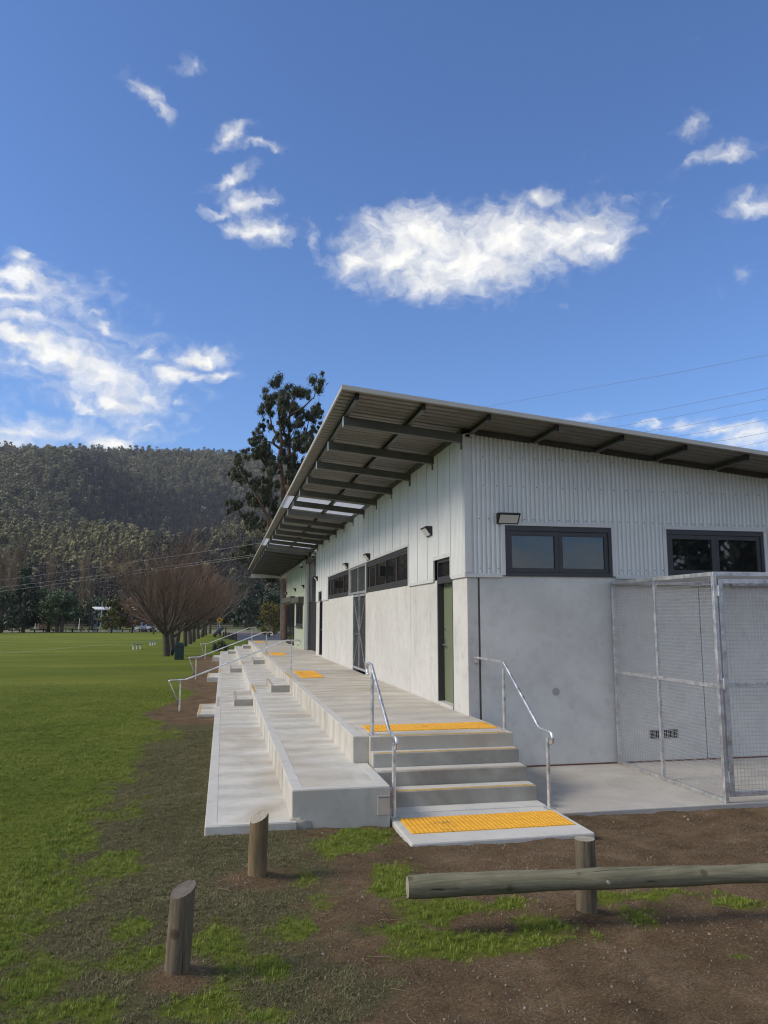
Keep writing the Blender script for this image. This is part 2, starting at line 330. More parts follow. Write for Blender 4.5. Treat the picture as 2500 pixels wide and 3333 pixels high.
def scuff(m):      # dark shoe scuffs and dirt
    N, L = m.node_tree.nodes, m.node_tree.links; bs = N['Principled BSDF']; old = bs.inputs['Base Color'].links[0].from_socket
    g = N.new('ShaderNodeNewGeometry'); n = noise_node(N, L, 2.2, 3, 0.5, g.outputs['Position']); f = noise_node(N, L, 34, 4, 0.7, g.outputs['Position'])
    a = N.new('ShaderNodeMath'); a.operation = 'MULTIPLY_ADD'; a.inputs[1].default_value = 0.9; L.new(f.outputs['Fac'], a.inputs[0]); L.new(n.outputs['Fac'], a.inputs[2])
    L.new(mixc(N, L, ramp(N, L, a.outputs[0], [(0.0, (0, 0, 0)), (1.0, (0, 0, 0))]) if False else _sc(N, L, a.outputs[0]), old, (0.10, 0.075, 0.04)), bs.inputs['Base Color'])
def _sc(N, L, v):
    r = N.new('ShaderNodeMapRange'); L.new(v, r.inputs[0])
    for i, q in enumerate((1.10, 1.20, 0.0, 0.8)): r.inputs[i + 1].default_value = q
    return r.outputs[0]
scuff(M['tactile'])
M['nosing'] = plain('tan_nosing', (0.52, 0.34, 0.09), 0.7, 0.0, 0.25, 20.0)
M['nosing_worn'] = plain('worn_nosing', (0.42, 0.35, 0.27), 0.7, 0.0, 0.2, 20.0)
M['post_a'] = timber('weathered_post', (0.06, 0.048, 0.034), (0.145, 0.118, 0.082), (0.24, 0.20, 0.145))
M['post_b'] = timber('tan_post', (0.075, 0.055, 0.03), (0.17, 0.125, 0.07), (0.25, 0.19, 0.115))
M['log'] = timber('green_grey_log', (0.105, 0.10, 0.065), (0.19, 0.18, 0.12), (0.27, 0.25, 0.18), axis=0)
M['endgrain'] = plain('end_grain', (0.30, 0.27, 0.21), 0.9, 0.0, 0.25, 25)
M['bark'] = timber('dark_bark', (0.05, 0.042, 0.034), (0.095, 0.08, 0.062), (0.16, 0.14, 0.11))
M['bark_red'] = timber('stringy_red_bark', (0.06, 0.034, 0.024), (0.14, 0.08, 0.055), (0.27, 0.19, 0.14))
M['twig'] = plain('red_brown_twig', (0.15, 0.092, 0.062), 0.8, 0.0, 0.3, 1.0)
M['twig_grey'] = plain('grey_twig', (0.17, 0.15, 0.125), 0.8, 0.0, 0.2, 1.0)
M['twig_tan'] = plain('tan_twig', (0.21, 0.155, 0.095), 0.8, 0.0, 0.2, 1.0)
M['asphalt'] = plain('asphalt', (0.075, 0.078, 0.085), 0.75, 0.0, 0.15, 3.0)
M['darktimber'] = plain('dark_timber', (0.05, 0.042, 0.034), 0.85, 0.0, 0.2, 5)
M['bin'] = plain('dark_green_bin', (0.010, 0.045, 0.038), 0.4, 0.0, 0.1)
M['blue'] = plain('blue_steel', (0.06, 0.17, 0.36), 0.5, 0.0, 0.1)
M['carwhite'] = plain('white_car_paint', (0.72, 0.73, 0.75), 0.25, 0.0, 0.02)
M['rubber'] = plain('rubber', (0.015, 0.015, 0.015), 0.8)
M['sign_yellow'] = plain('sign_yellow', (0.62, 0.36, 0.04), 0.5)
M['paintline'] = plain('white_line_paint', (0.36, 0.42, 0.24), 0.9, 0.0, 0.25, 5)
M['wirecable'] = plain('cable', (0.20, 0.19, 0.17), 0.6)
M['wirecable_pale'] = plain('pale_cable', (0.30, 0.29, 0.27), 0.5)
M['bagblue'] = plain('dark_blue_cloth', (0.012, 0.014, 0.035), 0.8)

def glass_mat(name, tint=(0.012, 0.013, 0.014), rough=0.02, ior=1.6):
    m, N, L, bs = mat_new(name); bs.inputs['Base Color'].default_value = tint + (1,)
    bs.inputs['Roughness'].default_value = rough; bs.inputs['IOR'].default_value = ior; bs.inputs['Specular IOR Level'].default_value = 0.5
    n = noise_node(N, L, 0.7, 2); bump(N, L, bs, n.outputs['Fac'], 0.02, 0.05); return m
M['glass'] = glass_mat('dark_glass'); M['glass_refl'] = glass_mat('reflective_glass', ior=1.95); M['glass_blue'] = glass_mat('navy_glass', (0.008, 0.010, 0.022), 0.05)
def translucent_mat():
    m, N, L, bs = mat_new('translucent_sheet'); bs.inputs['Base Color'].default_value = (0.86, 0.87, 0.88, 1); bs.inputs['Roughness'].default_value = 0.5
    t = N.new('ShaderNodeBsdfTranslucent'); t.inputs[0].default_value = (0.62, 0.63, 0.63, 1)
    mx = N.new('ShaderNodeMixShader'); mx.inputs[0].default_value = 0.72
    L.new(bs.outputs[0], mx.inputs[1]); L.new(t.outputs[0], mx.inputs[2]); L.new(mx.outputs[0], N['Material Output'].inputs['Surface']); return m
M['skylight'] = translucent_mat()
M['gum'] = leafmat('gum_leaf', [(0.1, (0.022, 0.032, 0.016)), (0.5, (0.05, 0.062, 0.032)), (0.9, (0.11, 0.115, 0.06))])
M['gum2'] = leafmat('gum_leaf_lit', [(0.1, (0.035, 0.048, 0.016)), (0.5, (0.075, 0.088, 0.03)), (0.9, (0.14, 0.14, 0.06))])
M['ever'] = leafmat('evergreen_leaf', [(0.1, (0.018, 0.032, 0.019)), (0.5, (0.042, 0.064, 0.035)), (0.9, (0.085, 0.105, 0.058))])
M['round'] = leafmat('pine_green_leaf', [(0.1, (0.028, 0.05, 0.022)), (0.5, (0.065, 0.10, 0.045)), (0.9, (0.13, 0.165, 0.075))])
M['olive'] = leafmat('olive_leaf', [(0.1, (0.045, 0.045, 0.012)), (0.5, (0.10, 0.095, 0.026)), (0.9, (0.16, 0.15, 0.05))])
M['russet'] = leafmat('russet_leaf', [(0.1, (0.09, 0.045, 0.022)), (0.5, (0.19, 0.105, 0.055)), (0.9, (0.30, 0.20, 0.12))])
M['wattle'] = leafmat('golden_leaf', [(0.1, (0.06, 0.055, 0.012)), (0.5, (0.14, 0.115, 0.022)), (0.9, (0.23, 0.17, 0.03))])
M['forest'] = leafmat('forest_leaf', [(0.05, (0.055, 0.055, 0.028)), (0.35, (0.125, 0.12, 0.058)), (0.65, (0.215, 0.198, 0.105)), (0.95, (0.36, 0.315, 0.18))])
M['forest_shade'] = leafmat('shaded_leaf', [(0.05, (0.02, 0.017, 0.014)), (0.4, (0.037, 0.031, 0.024)), (0.7, (0.058, 0.049, 0.034)), (0.97, (0.12, 0.105, 0.065))])  # brownish leaf, darkened so its colour stands in for cloud shadow
M['forest_low'] = leafmat('sunlit_bush_leaf', [(0.05, (0.055, 0.055, 0.025)), (0.35, (0.13, 0.125, 0.054)), (0.65, (0.235, 0.215, 0.098)), (0.95, (0.38, 0.33, 0.18))])  # brighter forest copy, sunlight on the low rise put into the leaf colour
M['gum_bark'] = timber('grey_gum_bark', (0.06, 0.048, 0.038), (0.12, 0.10, 0.08), (0.22, 0.19, 0.16))
M['forestbark'] = plain('pale_trunk', (0.22, 0.20, 0.17), 0.8)
M['grass'] = leafmat('grass_blade', [(0.1, (0.09, 0.135, 0.020)), (0.45, (0.17, 0.24, 0.034)), (0.75, (0.29, 0.325, 0.06)), (0.95, (0.40, 0.38, 0.12))], 0.6, 0.4)
M['turf'] = leafmat('short_turf_blade', [(0.1, (0.07, 0.078, 0.03)), (0.5, (0.145, 0.145, 0.062)), (0.9, (0.27, 0.235, 0.125))], 0.7)
M['stone'] = leafmat('gravel_stone', [(0.1, (0.085, 0.06, 0.045)), (0.5, (0.16, 0.115, 0.085)), (0.85, (0.26, 0.215, 0.175)), (1.0, (0.45, 0.42, 0.38))], 0.9)

# ================================================================ SETTING
GY_K = np.array([-50, 0, 5, 7, 8.5, 12, 21, 31, 45, 60, 400.]); GZ_K = np.array([0.5, 0.34, 0.225, 0.20, 0.175, 0.12, 0.01, -0.09, -0.16, -0.20, -0.20])
PATCHES = [(1.4, 8.18, .33, .35), (1.19, 7.73, .26, .3), (1.5, 6.66, .3, .42), (1.67, 5.99, .42, .28), (2.21, 5.93, .25, .14), (1.28, 5.67, .19, .21), (1.84, 5.32, .8, .21), (2.96, 5.54, .5, .2), (2.31, 5.46, .4, .24), (3.43, 5.9, .6, .14),
           (-.98, 7.75, .33, .53), (-1.48, 7.0, .4, .5), (-1.09, 5.31, .33, .41), (-.38, 5.42, .26, .36), (.11, 5.25, .3, .42), (.02, 5.69, .18, .24), (.57, 5.82, .19, .26), (.82, 6.22, .17, .25), (-1.41, 6.14, .25, .36), (-.78, 4.91, .38, .23),
           (-.02, 4.81, .31, .22), (-1.7, 8.49, .45, .6), (.67, 6.89, .15, .2), (-.59, 6.06, .16, .22), (3.29, 4.73, .09, .05), (.26, 4.6, .2, .15), (2.3, 6.0, .2, .1), (3.9, 5.6, .35, .15)]
def g_base(x, y):
    z = np.interp(y, GY_K, GZ_K)
    near = sstep(14, 9, y) * sstep(-2, 2, y)
    z = z - near * 0.085 * sstep(3.45, 4.4, x) * sstep(6.6, 8.6, y)
    z = z - near * 0.035 * sstep(0.8, 2.2, x) * sstep(6.5, 8.2, y)
    return z
def g_rough(x, y):
    n = (fbm(x * 3.1, y * 3.1, 3, 4) - 0.5) * 0.05 + (fbm(x * 11, y * 11, 9, 4) - 0.5) * 0.036
    for (cx, cy) in ((-.217, 5.2), (.34, 6.96), (2.685, 5.59)): n = n + .045 * np.exp(-(np.hypot(x - cx, y - cy) / .15) ** 2)
    fade = sstep(40, 14, np.abs(y)) * sstep(30, 12, np.abs(x))
    return n * fade
def ground_z(x, y): return g_base(x, y) + g_rough(x, y)
def masks(x, y):
    """green lawn and short worn turf, the rest is bare brown soil"""
    wob = (fbm(x * 1.3 + 5, y * 0.8, 21, 4) - 0.5); fine = (fbm(x * 5, y * 4, 31, 4) - 0.5)
    bx = np.interp(y, [-40, 4, 7.5, 10, 13, 16, 19, 20.5, 22, 25.5, 32, 36, 41, 48, 52, 56, 62, 70, 300], [-1.35, -1.36, -1.38, -1.3, -1.25, -1.2, -1.55, -1.75, -1.45, -1.0, -1.7, -1.3, -1.3, -2.0, -2.2, -0.6, 0.6, 2.0, 60.])
    lawn = sstep(0.42, -0.32, x - bx + wob * 1.1 + fine * 0.8)
    p = np.zeros_like(x)
    for (cx, cy, rx, ry) in PATCHES:
        d = np.sqrt(((x - cx) / rx) ** 2 + ((y - cy) / ry) ** 2)
        p = np.maximum(p, sstep(1.6, 0.2, d + wob * 1.2 + fine * 2.0))
    green = np.clip(np.maximum(lawn, p * 0.8), 0, 1)
    turf = sstep(1.35, 0.25, x + wob * 1.6 + fine * 1.2 + np.clip(y - 8.2, 0, 3) * 0.25) * sstep(19.5, 16.5, y + wob * 3)
    far = sstep(60, 75, y); turf = np.maximum(turf, far)
    bare = np.zeros_like(x)
    for (cx, cy, r) in ((-.22, 5.2, .24), (.34, 6.95, .34), (2.7, 5.6, .24)): bare = np.maximum(bare, sstep(r * 1.5, r * 0.5, np.hypot(x - cx, y - cy) + fine * 0.2))
    return green * (1 - 0.9 * bare), turf * (1 - 0.8 * bare)

def lines(fine0, fine1, step, lo, hi, grow=1.13):
    a = list(np.arange(fine0, fine1 + 1e-6, step)); s = step; v = fine1
    while v < hi: s = min(s * grow, 400); v += s; a.append(v)
    s = step; v = fine0
    while v > lo: s = min(s * grow, 400); v -= s; a.insert(0, v)
    return np.array(a)
gx = lines(-4.2, 6.8, 0.045, -4500, 4500); gy = lines(3.6, 11.5, 0.045, -4500, 6500)
XX, YY = np.meshgrid(gx, gy); ZZ = ground_z(XX, YY)
nx, ny = len(gx), len(gy)
ii = np.arange(nx * ny).reshape(ny, nx)
gf = np.stack([ii[:-1, :-1], ii[:-1, 1:], ii[1:, 1:], ii[1:, :-1]], -1).reshape(-1, 4)
gme = np_mesh('ground', np.stack([XX, YY, ZZ], -1).reshape(-1, 3), gf, True)
mg, mt = masks(XX, YY)
for nm, arr in (('green', mg), ('turf', mt)):
    a = gme.attributes.new(nm, 'FLOAT', 'POINT'); a.data.foreach_set('value', arr.ravel().astype(np.float32))
def ground_mat():
    m, N, L, bs = mat_new('soil_and_lawn')
    geo = N.new('ShaderNodeNewGeometry'); pos = geo.outputs['Position']
    def at(n): a = N.new('ShaderNodeAttribute'); a.attribute_name = n; return a.outputs['Fac']
    s1 = noise_node(N, L, 2.2, 6, 0.65, pos); s2 = noise_node(N, L, 55, 5, 0.7, pos); s3 = noise_node(N, L, 0.35, 4, 0.6, pos)
    soil = ramp(N, L, s1.outputs['Fac'], [(0.3, (0.125, 0.084, 0.048)), (0.55, (0.21, 0.147, 0.085)), (0.75, (0.31, 0.225, 0.14))])
    soil = mixc(N, L, 0.9, soil, ramp(N, L, s2.outputs['Fac'], [(0.3, (0.42, 0.41, 0.40)), (0.52, (1, 1, 1)), (0.70, (1.75, 1.7, 1.65))]), 'MULTIPLY')
    turf = ramp(N, L, s2.outputs['Fac'], [(0.28, (0.055, 0.05, 0.026)), (0.48, (0.125, 0.115, 0.056)), (0.75, (0.24, 0.205, 0.12))])
    st = noise_node(N, L, 0.16, 5, 0.55, pos, stretch=(0.5, 1.3, 1)); st2 = noise_node(N, L, 11, 5, 0.7, pos)
    grn = ramp(N, L, st.outputs['Fac'], [(0.28, (0.132, 0.168, 0.025)), (0.48, (0.162, 0.20, 0.029)), (0.62, (0.20, 0.232, 0.037)), (0.75, (0.26, 0.27, 0.05))])
    grn = mixc(N, L, 0.85, grn, ramp(N, L, st2.outputs['Fac'], [(0.3, (0.55, 0.58, 0.5)), (0.55, (1, 1, 1)), (0.75, (1.25, 1.2, 1.15))]), 'MULTIPLY')
    def sharp(a, k):
        n = N.new('ShaderNodeMath'); n.operation = 'MULTIPLY_ADD'; L.new(s2.outputs['Fac'], n.inputs[0]); n.inputs[1].default_value = k; L.new(a, n.inputs[2])
        r = N.new('ShaderNodeMapRange'); r.interpolation_type = 'SMOOTHSTEP'; L.new(n.outputs[0], r.inputs[0])
        for i, v in enumerate((0.5 * k + 0.2, 0.5 * k + 0.75, 0, 1)): r.inputs[i + 1].default_value = v
        return r.outputs[0]
    c = mixc(N, L, sharp(at('turf'), 1.2), soil, turf); c = mixc(N, L, sharp(at('green'), 0.8), c, grn)
    L.new(c, bs.inputs['Base Color']); bs.inputs['Roughness'].default_value = 0.95; bs.inputs['Specular IOR Level'].default_value = 0.1
    ad = N.new('ShaderNodeMath'); ad.operation = 'ADD'; L.new(s2.outputs['Fac'], ad.inputs[0]); s4 = noise_node(N, L, 120, 3, 0.6, pos); L.new(s4.outputs['Fac'], ad.inputs[1])
    bump(N, L, bs, ad.outputs[0], 1.0, 0.035); return m
ground = obj('ground', gme, ground_mat()); tag(ground, kind='structure', label='brown soil, worn turf and mown green sports field')

# ---- painted line across the field, gravel strip, car park and road: thin sheets above the ground
def sheet(name, poly, z, mat, label):
    o = obj(name, MB().add([(x, y, z + float(np.interp(y, GY_K, GZ_K)) ) for x, y in poly], [tuple(range(len(poly)))]), mat); return tag(o, label, kind='structure')
def ribbon(name, a, b, w, mat, label):
    a = Vector(a); b = Vector(b); d = (b - a).normalized(); n = Vector((-d.y, d.x)) * w / 2; mb = MB(); K = 24
    v = []; f = []
    for i in range(K + 1):
        p = a.lerp(b, i / K); z = float(ground_z(np.array([p.x]), np.array([p.y]))[0]) + 0.012
        v += [(p.x - n.x, p.y - n.y, z), (p.x + n.x, p.y + n.y, z)]
        if i: f.append((2 * i - 2, 2 * i - 1, 2 * i + 1, 2 * i))
    return tag(obj(name, mb.add(v, f), mat), label, kind='structure')
ribbon('field_marking', (-17.5, 55.0), (-8.0, 92.0), 0.14, M['paintline'], 'faint white painted line across the sports field')
ribbon('field_marking', (-46, 88.0), (-24, 112.0), 0.16, M['paintline'], 'faint white painted line far across the sports field')
sheet('car_park', [(-60, 150.5), (-4, 147.0), (-4, 155.0), (-60, 158.5)], 0.004, plain('reddish_gravel', (0.13, 0.09, 0.075), 0.9, 0, 0.15, 2), 'reddish gravel strip beyond the far log rails')
sheet('road', [(2.0, 92), (0.5, 112), (1.4, 130), (16, 138), (16, 92)], 0.006, M['asphalt'], 'grey asphalt road beyond the end of the terrace')
sheet('road_verge', [(-2.2, 131.5), (1.2, 130.8), (16, 139), (16, 146), (-2.6, 144)], 0.010, plain('tan_gravel', (0.20, 0.14, 0.11), 0.9, 0, 0.15, 2), 'tan gravel verge behind the road')
sheet('far_grass', [(-70, 159.5), (-2.5, 146.5), (24, 149), (24, 190), (-70, 200)], 0.005, plain('pale_rough_grass', (0.16, 0.17, 0.085), 0.95, 0, 0.2, 0.5), 'pale rough grass beyond the car park and road')

# ---- hills: a low wooded rise in front of a high wooded range
def hill_h(th, r):
    """height of the land at azimuth th (degrees) and distance r (metres)"""
    lift = np.interp(th, [-60, -40, -20, -15.3, -12.5, -9.5, -6.3, -3, 0.3, 2.3, 6, 12, 20, 38, 60], [8, 10, 11.4, 11.5, 11.8, 12.0, 12.15, 12.3, 12.25, 12.05, 11.2, 9.5, 8.0, 5.5, 4.5])
    zr = 1290 * np.tan(np.radians(lift)) - 12
    t = np.clip((r - 640) / (1290 - 640), 0, 1)
    main = (zr) * (t ** 0.92) * (0.93 + 0.07 * t) - np.clip(r - 1300, 0, 2000) * 0.10
    sp = np.interp(r, [640, 800, 1000, 1200, 1300], [-14.5, -13.6, -11.8, -10.2, -9.4]); s = np.radians(th - sp) * r
    env = sstep(660, 820, r) * sstep(1200, 960, r)
    main = main + env * (46 * np.exp(-(np.where(s > 0, s / 80, s / 240)) ** 2) - 78 * np.exp(-((s - 210) / np.where(s < 210, 105, 190)) ** 2))
    s2 = np.radians(th - np.interp(r, [640, 1300], [7.0, 3.4])) * r
    main = main + env * 46 * np.exp(-(np.where(s2 > 0, s2 / 120, s2 / 130)) ** 2)
    s3 = np.radians(th - np.interp(r, [640, 1300], [-2.2, -3.4])) * r
    main = main + env * 10 * np.exp(-(s3 / 70) ** 2)
    crest = np.interp(th, [-60, -20, -15, -9, -5, 0, 4, 12, 40], [66, 62, 60, 52, 54, 57, 55, 40, 20.])
    u = np.clip((r - 235) / (560 - 235), 0, 1); low = crest * (u ** 1.15) * np.where(r < 560, 1, np.exp(-((r - 560) / 130) ** 2))
    low = low + 9 * np.sin(np.radians(th) * 34 + r * 0.012) * sstep(260, 420, r) * sstep(640, 520, r)
    h = np.maximum(main, 0) + low * sstep(1100, 640, r)
    x = r * np.sin(np.radians(th)); y = r * np.cos(np.radians(th))
    return h + (fbm(x / 90, y / 90, 41, 4) - 0.5) * 26 * sstep(240, 420, r) * (1 - 0.6 * sstep(1050, 1200, r))
hth = np.linspace(-62, 62, 300); hr = np.concatenate([np.linspace(215, 640, 70), np.linspace(655, 1340, 80), np.linspace(1380, 2900, 20)])
TH, RR = np.meshgrid(hth, hr); HZ = hill_h(TH, RR); HZ[0, :] = -3.0
hv = np.stack([RR * np.sin(np.radians(TH)), RR * np.cos(np.radians(TH)), HZ], -1).reshape(-1, 3)
hi_ = np.arange(len(hth) * len(hr)).reshape(len(hr), len(hth))
hf = np.stack([hi_[:-1, :-1], hi_[:-1, 1:], hi_[1:, 1:], hi_[1:, :-1]], -1).reshape(-1, 4)
def hill_mat():
    m, N, L, bs = mat_new('hill_undergrowth'); geo = N.new('ShaderNodeNewGeometry')
    n = noise_node(N, L, 0.03, 8, 0.7, geo.outputs['Position']); n2 = noise_node(N, L, 0.4, 5, 0.7, geo.outputs['Position'])
    c = ramp(N, L, n.outputs['Fac'], [(0.3, (0.05, 0.046, 0.029)), (0.5, (0.085, 0.078, 0.043)), (0.7, (0.13, 0.115, 0.06))])
    c = mixc(N, L, 0.8, c, ramp(N, L, n2.outputs['Fac'], [(0.3, (0.5, 0.5, 0.5)), (0.7, (1.4, 1.35, 1.3))]), 'MULTIPLY')
    L.new(c, bs.inputs['Base Color']); bs.inputs['Roughness'].default_value = 1.0; bs.inputs['Specular IOR Level'].default_value = 0.0; return m
hills = obj('hills', np_mesh('hills', hv, hf, True), hill_mat()); tag(hills, kind='structure', label='wooded hill range behind the sports field')

# ---- scatter of uncountable stuff with geometry nodes
def scatter(name, pts, rot, scl, idx, protos, label):
    col = bpy.data.collections.new(name + '_pieces')
    for i, me in enumerate(protos):
        po = bpy.data.objects.new('%s_piece_%02d' % (name, i), me); col.objects.link(po)
    n = len(pts); pm = bpy.data.meshes.new(name); pm.vertices.add(n); pm.vertices.foreach_set('co', np.ascontiguousarray(pts, dtype=np.float32).ravel())
    a = pm.attributes.new('idx', 'INT', 'POINT'); a.data.foreach_set('value', idx.astype(np.int32))
    a = pm.attributes.new('scl', 'FLOAT', 'POINT'); a.data.foreach_set('value', scl.astype(np.float32))
    a = pm.attributes.new('rot', 'FLOAT_VECTOR', 'POINT'); a.data.foreach_set('vector', rot.astype(np.float32).ravel())
    o = bpy.data.objects.new(name, pm); COL.objects.link(o)
    ng = bpy.data.node_groups.new(name + '_nodes', 'GeometryNodeTree')
    for d in ('INPUT', 'OUTPUT'): ng.interface.new_socket('Geometry', in_out=d, socket_type='NodeSocketGeometry')
    N = ng.nodes; L = ng.links; gi = N.new('NodeGroupInput'); go = N.new('NodeGroupOutput')
    ci = N.new('GeometryNodeCollectionInfo'); ci.inputs['Collection'].default_value = col
    ci.inputs['Separate Children'].default_value = True; ci.inputs['Reset Children'].default_value = True
    ip = N.new('GeometryNodeInstanceOnPoints'); ip.inputs['Pick Instance'].default_value = True; mp = N.new('GeometryNodeMeshToPoints')
    def at(nm, t): x = N.new('GeometryNodeInputNamedAttribute'); x.data_type = t; x.inputs['Name'].default_value = nm; return x.outputs['Attribute']
    L.new(gi.outputs[0], mp.inputs['Mesh']); L.new(mp.outputs[0], ip.inputs['Points']); L.new(ci.outputs[0], ip.inputs['Instance'])
    L.new(at('idx', 'INT'), ip.inputs['Instance Index']); L.new(at('scl', 'FLOAT'), ip.inputs['Scale']); L.new(at('rot', 'FLOAT_VECTOR'), ip.inputs['Rotation'])
    L.new(ip.outputs[0], go.inputs[0]); o.modifiers.new('scatter', 'NODES').node_group = ng
    return tag(o, label, kind='stuff')

import bmesh
_ico = {}
def ico(sub):
    if sub not in _ico:
        b = bmesh.new(); bmesh.ops.create_icosphere(b, subdivisions=sub, radius=1.0)
        _ico[sub] = (np.array([v.co[:] for v in b.verts]), np.array([[v.index for v in f.verts] for f in b.faces])); b.free()
    return _ico[sub]
def forest_proto(name, rng, h, spread, nclump, low=0.35, trunkr=0.16, leaf='forest'):
    """far woodland tree: slim trunk, several uneven leaf masses and loose sprays"""
    V = []; F = []; off = 0; v0, f0 = ico(2)
    for k in range(nclump):
        zz = h * (low + (0.95 - low) * rng.random() ** 0.8); rad = spread * (1.0 - 0.55 * abs(zz / h - 0.68)); a = rng.random() * 6.28
        c = np.array([math.cos(a) * rad * rng.random() * 0.8, math.sin(a) * rad * rng.random() * 0.8, zz]); s = spread * (0.20 + 0.22 * rng.random())
        n = 1 + 0.55 * (rng.random((len(v0), 1)) - 0.5)
        V.append(v0 * n * s * np.array([1, 1, 0.85 + .4 * rng.random()]) + c); F.append(f0 + off); off += len(v0)
    ns = nclump * 18
    for k in range(ns):
        a = rng.random() * 6.28; zz = h * (low - 0.05 + (1.04 - low) * rng.random()); rad = spread * (1.1 - 0.5 * abs(zz / h - 0.66)) * rng.random() ** 0.4
        c = np.array([math.cos(a) * rad, math.sin(a) * rad, zz]); t = rng.normal(size=(3, 3)) * spread * 0.11
        V.append(c + t); F.append(np.array([[0, 1, 2]]) + off); off += 3
    nl = len(np.concatenate(F)); 
    tb = MB().tube([(0, 0, -1.0), (spread * .04, 0, h * .4), (0, spread * .05, h * .8)], [trunkr, trunkr * .7, trunkr * .3], 4, False)
    tv = np.array([p[:] for p in tb.v]); tf = np.array(tb.f)
    tri = np.concatenate([tf[:, [0, 1, 2]], tf[:, [0, 2, 3]]]) + off
    me = np_mesh(name, np.concatenate(V + [tv]), np.concatenate(F + [tri]), False)
    me.materials.append(M[leaf]); me.materials.append(M['forestbark'])
    mi = np.zeros(nl + len(tri), dtype=np.int32); mi[nl:] = 1; me.polygons.foreach_set('material_index', mi); return me
frng = np.random.default_rng(5)
fprot = [forest_proto('wood_tree', frng, 13, 3.2, 9), forest_proto('wood_tree', frng, 15, 2.8, 8, 0.5), forest_proto('wood_tree', frng, 12, 3.6, 10, 0.3), forest_proto('wood_tree', frng, 17, 3.0, 8, 0.55, 0.2), forest_proto('wood_tree', frng, 10, 3.0, 8, 0.2), forest_proto('wood_tree', frng, 8, 3.2, 8, 0.12)]
drng = np.random.default_rng(6)
dprot = [forest_proto('shaded_tree', drng, 15, 2.4, 7, 0.55, 0.17, 'forest_shade'), forest_proto('shaded_tree', drng, 13, 2.8, 8, 0.45, 0.16, 'forest_shade'), forest_proto('shaded_tree', drng, 17, 2.3, 7, 0.6, 0.18, 'forest_shade'), forest_proto('shaded_tree', drng, 9, 3.0, 8, 0.2, 0.14, 'forest_shade')]
def shade_zone(th, r, h):
    """where tall trees with leaves darkened for cloud shadow replace the olive gums"""
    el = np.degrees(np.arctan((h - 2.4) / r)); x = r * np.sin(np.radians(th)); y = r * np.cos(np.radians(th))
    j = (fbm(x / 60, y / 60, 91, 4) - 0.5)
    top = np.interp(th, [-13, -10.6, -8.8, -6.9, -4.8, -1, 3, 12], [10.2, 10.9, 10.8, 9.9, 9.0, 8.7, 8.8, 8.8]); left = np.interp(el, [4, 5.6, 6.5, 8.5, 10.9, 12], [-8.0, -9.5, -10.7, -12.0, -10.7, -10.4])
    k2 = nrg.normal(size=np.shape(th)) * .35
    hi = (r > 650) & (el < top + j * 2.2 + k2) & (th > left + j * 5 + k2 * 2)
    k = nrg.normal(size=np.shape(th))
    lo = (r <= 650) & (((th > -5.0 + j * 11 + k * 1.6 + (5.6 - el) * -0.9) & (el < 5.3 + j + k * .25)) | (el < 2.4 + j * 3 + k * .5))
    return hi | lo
lrng = np.random.default_rng(8)
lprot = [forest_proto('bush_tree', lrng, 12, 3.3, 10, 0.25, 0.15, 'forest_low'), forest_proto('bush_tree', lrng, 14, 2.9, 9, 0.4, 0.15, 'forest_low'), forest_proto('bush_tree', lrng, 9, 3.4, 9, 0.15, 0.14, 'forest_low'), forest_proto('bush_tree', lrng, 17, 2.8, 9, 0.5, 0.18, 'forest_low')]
def wood(name, n, th0, th1, r0, r1, label, smin, smax, dark=False, protos=None):
    protos = protos or (dprot if dark else fprot)
    th = np.radians(th0 + (th1 - th0) * nrg.random(n)); r = np.sqrt(r0 * r0 + (r1 * r1 - r0 * r0) * nrg.random(n))
    x = r * np.sin(th); y = r * np.cos(th); z = hill_h(np.degrees(th), r)
    keep = fbm(x / 45, y / 45, 77, 3) > 0.22
    gl = shade_zone(np.degrees(th), r, z); mixr = nrg.random(n); keep &= ((gl & (mixr < .93)) | (~gl & (mixr > .90))) if dark else ((~gl & (mixr <= .90)) | (gl & (mixr >= .93)))
    x, y, z = x[keep], y[keep], z[keep]; m = len(x)
    rot = np.stack([nrg.normal(size=m) * .04, nrg.normal(size=m) * .04, nrg.random(m) * 6.28], -1)
    return scatter(name, np.stack([x, y, z - 0.3], -1), rot, smin + (smax - smin) * nrg.random(m) ** 1.7, nrg.integers(0, len(protos), m), protos, label)
wood('hill_forest', 32000, -24, 12, 640, 1335, 'olive gum forest covering the crest and left flank of the high range', 0.34, 1.2)
wood('shaded_forest', 24000, -24, 12, 640, 1335, 'brownish forest on the high range, darkened to stand for cloud shadow', 0.42, 1.2, True)
wood('low_forest', 16000, -26, 14, 238, 640, 'olive bushland brightened as if sunlit on the low rise in front of the range', 0.22, 0.8, protos=lprot)
wood('low_shaded_forest', 9500, -26, 14, 238, 640, 'bushland on the right and foot of the low rise, darkened as if shaded', 0.35, 0.85, True)

# ================================================================ PAVILION (walls, roof, windows, doors)
WX, GY0 = 3.75, 11.66              # long wall face and gable face
Z0, ZS = DECK, 3.07                # deck level, top of concrete
SL = 0.0985                        # roof fall per metre to the right
def roof_z(x): return 5.66 - SL * (x - 1.77)
pav = empty('pavilion', (WX, GY0, 0.1), label='long pavilion with pale steel cladding over concrete panels and a wide sloping roof', cat='building')
def P(name, mb, mat, parent=None, **k): return obj(name, mb, mat, parent or pav, **k)
REC0, REC1, GEND = 31.9, 36.84, 48.05   # recess between the two wings, end of the green wing
XR = 12.5                               # right end of the gable (outside the picture)

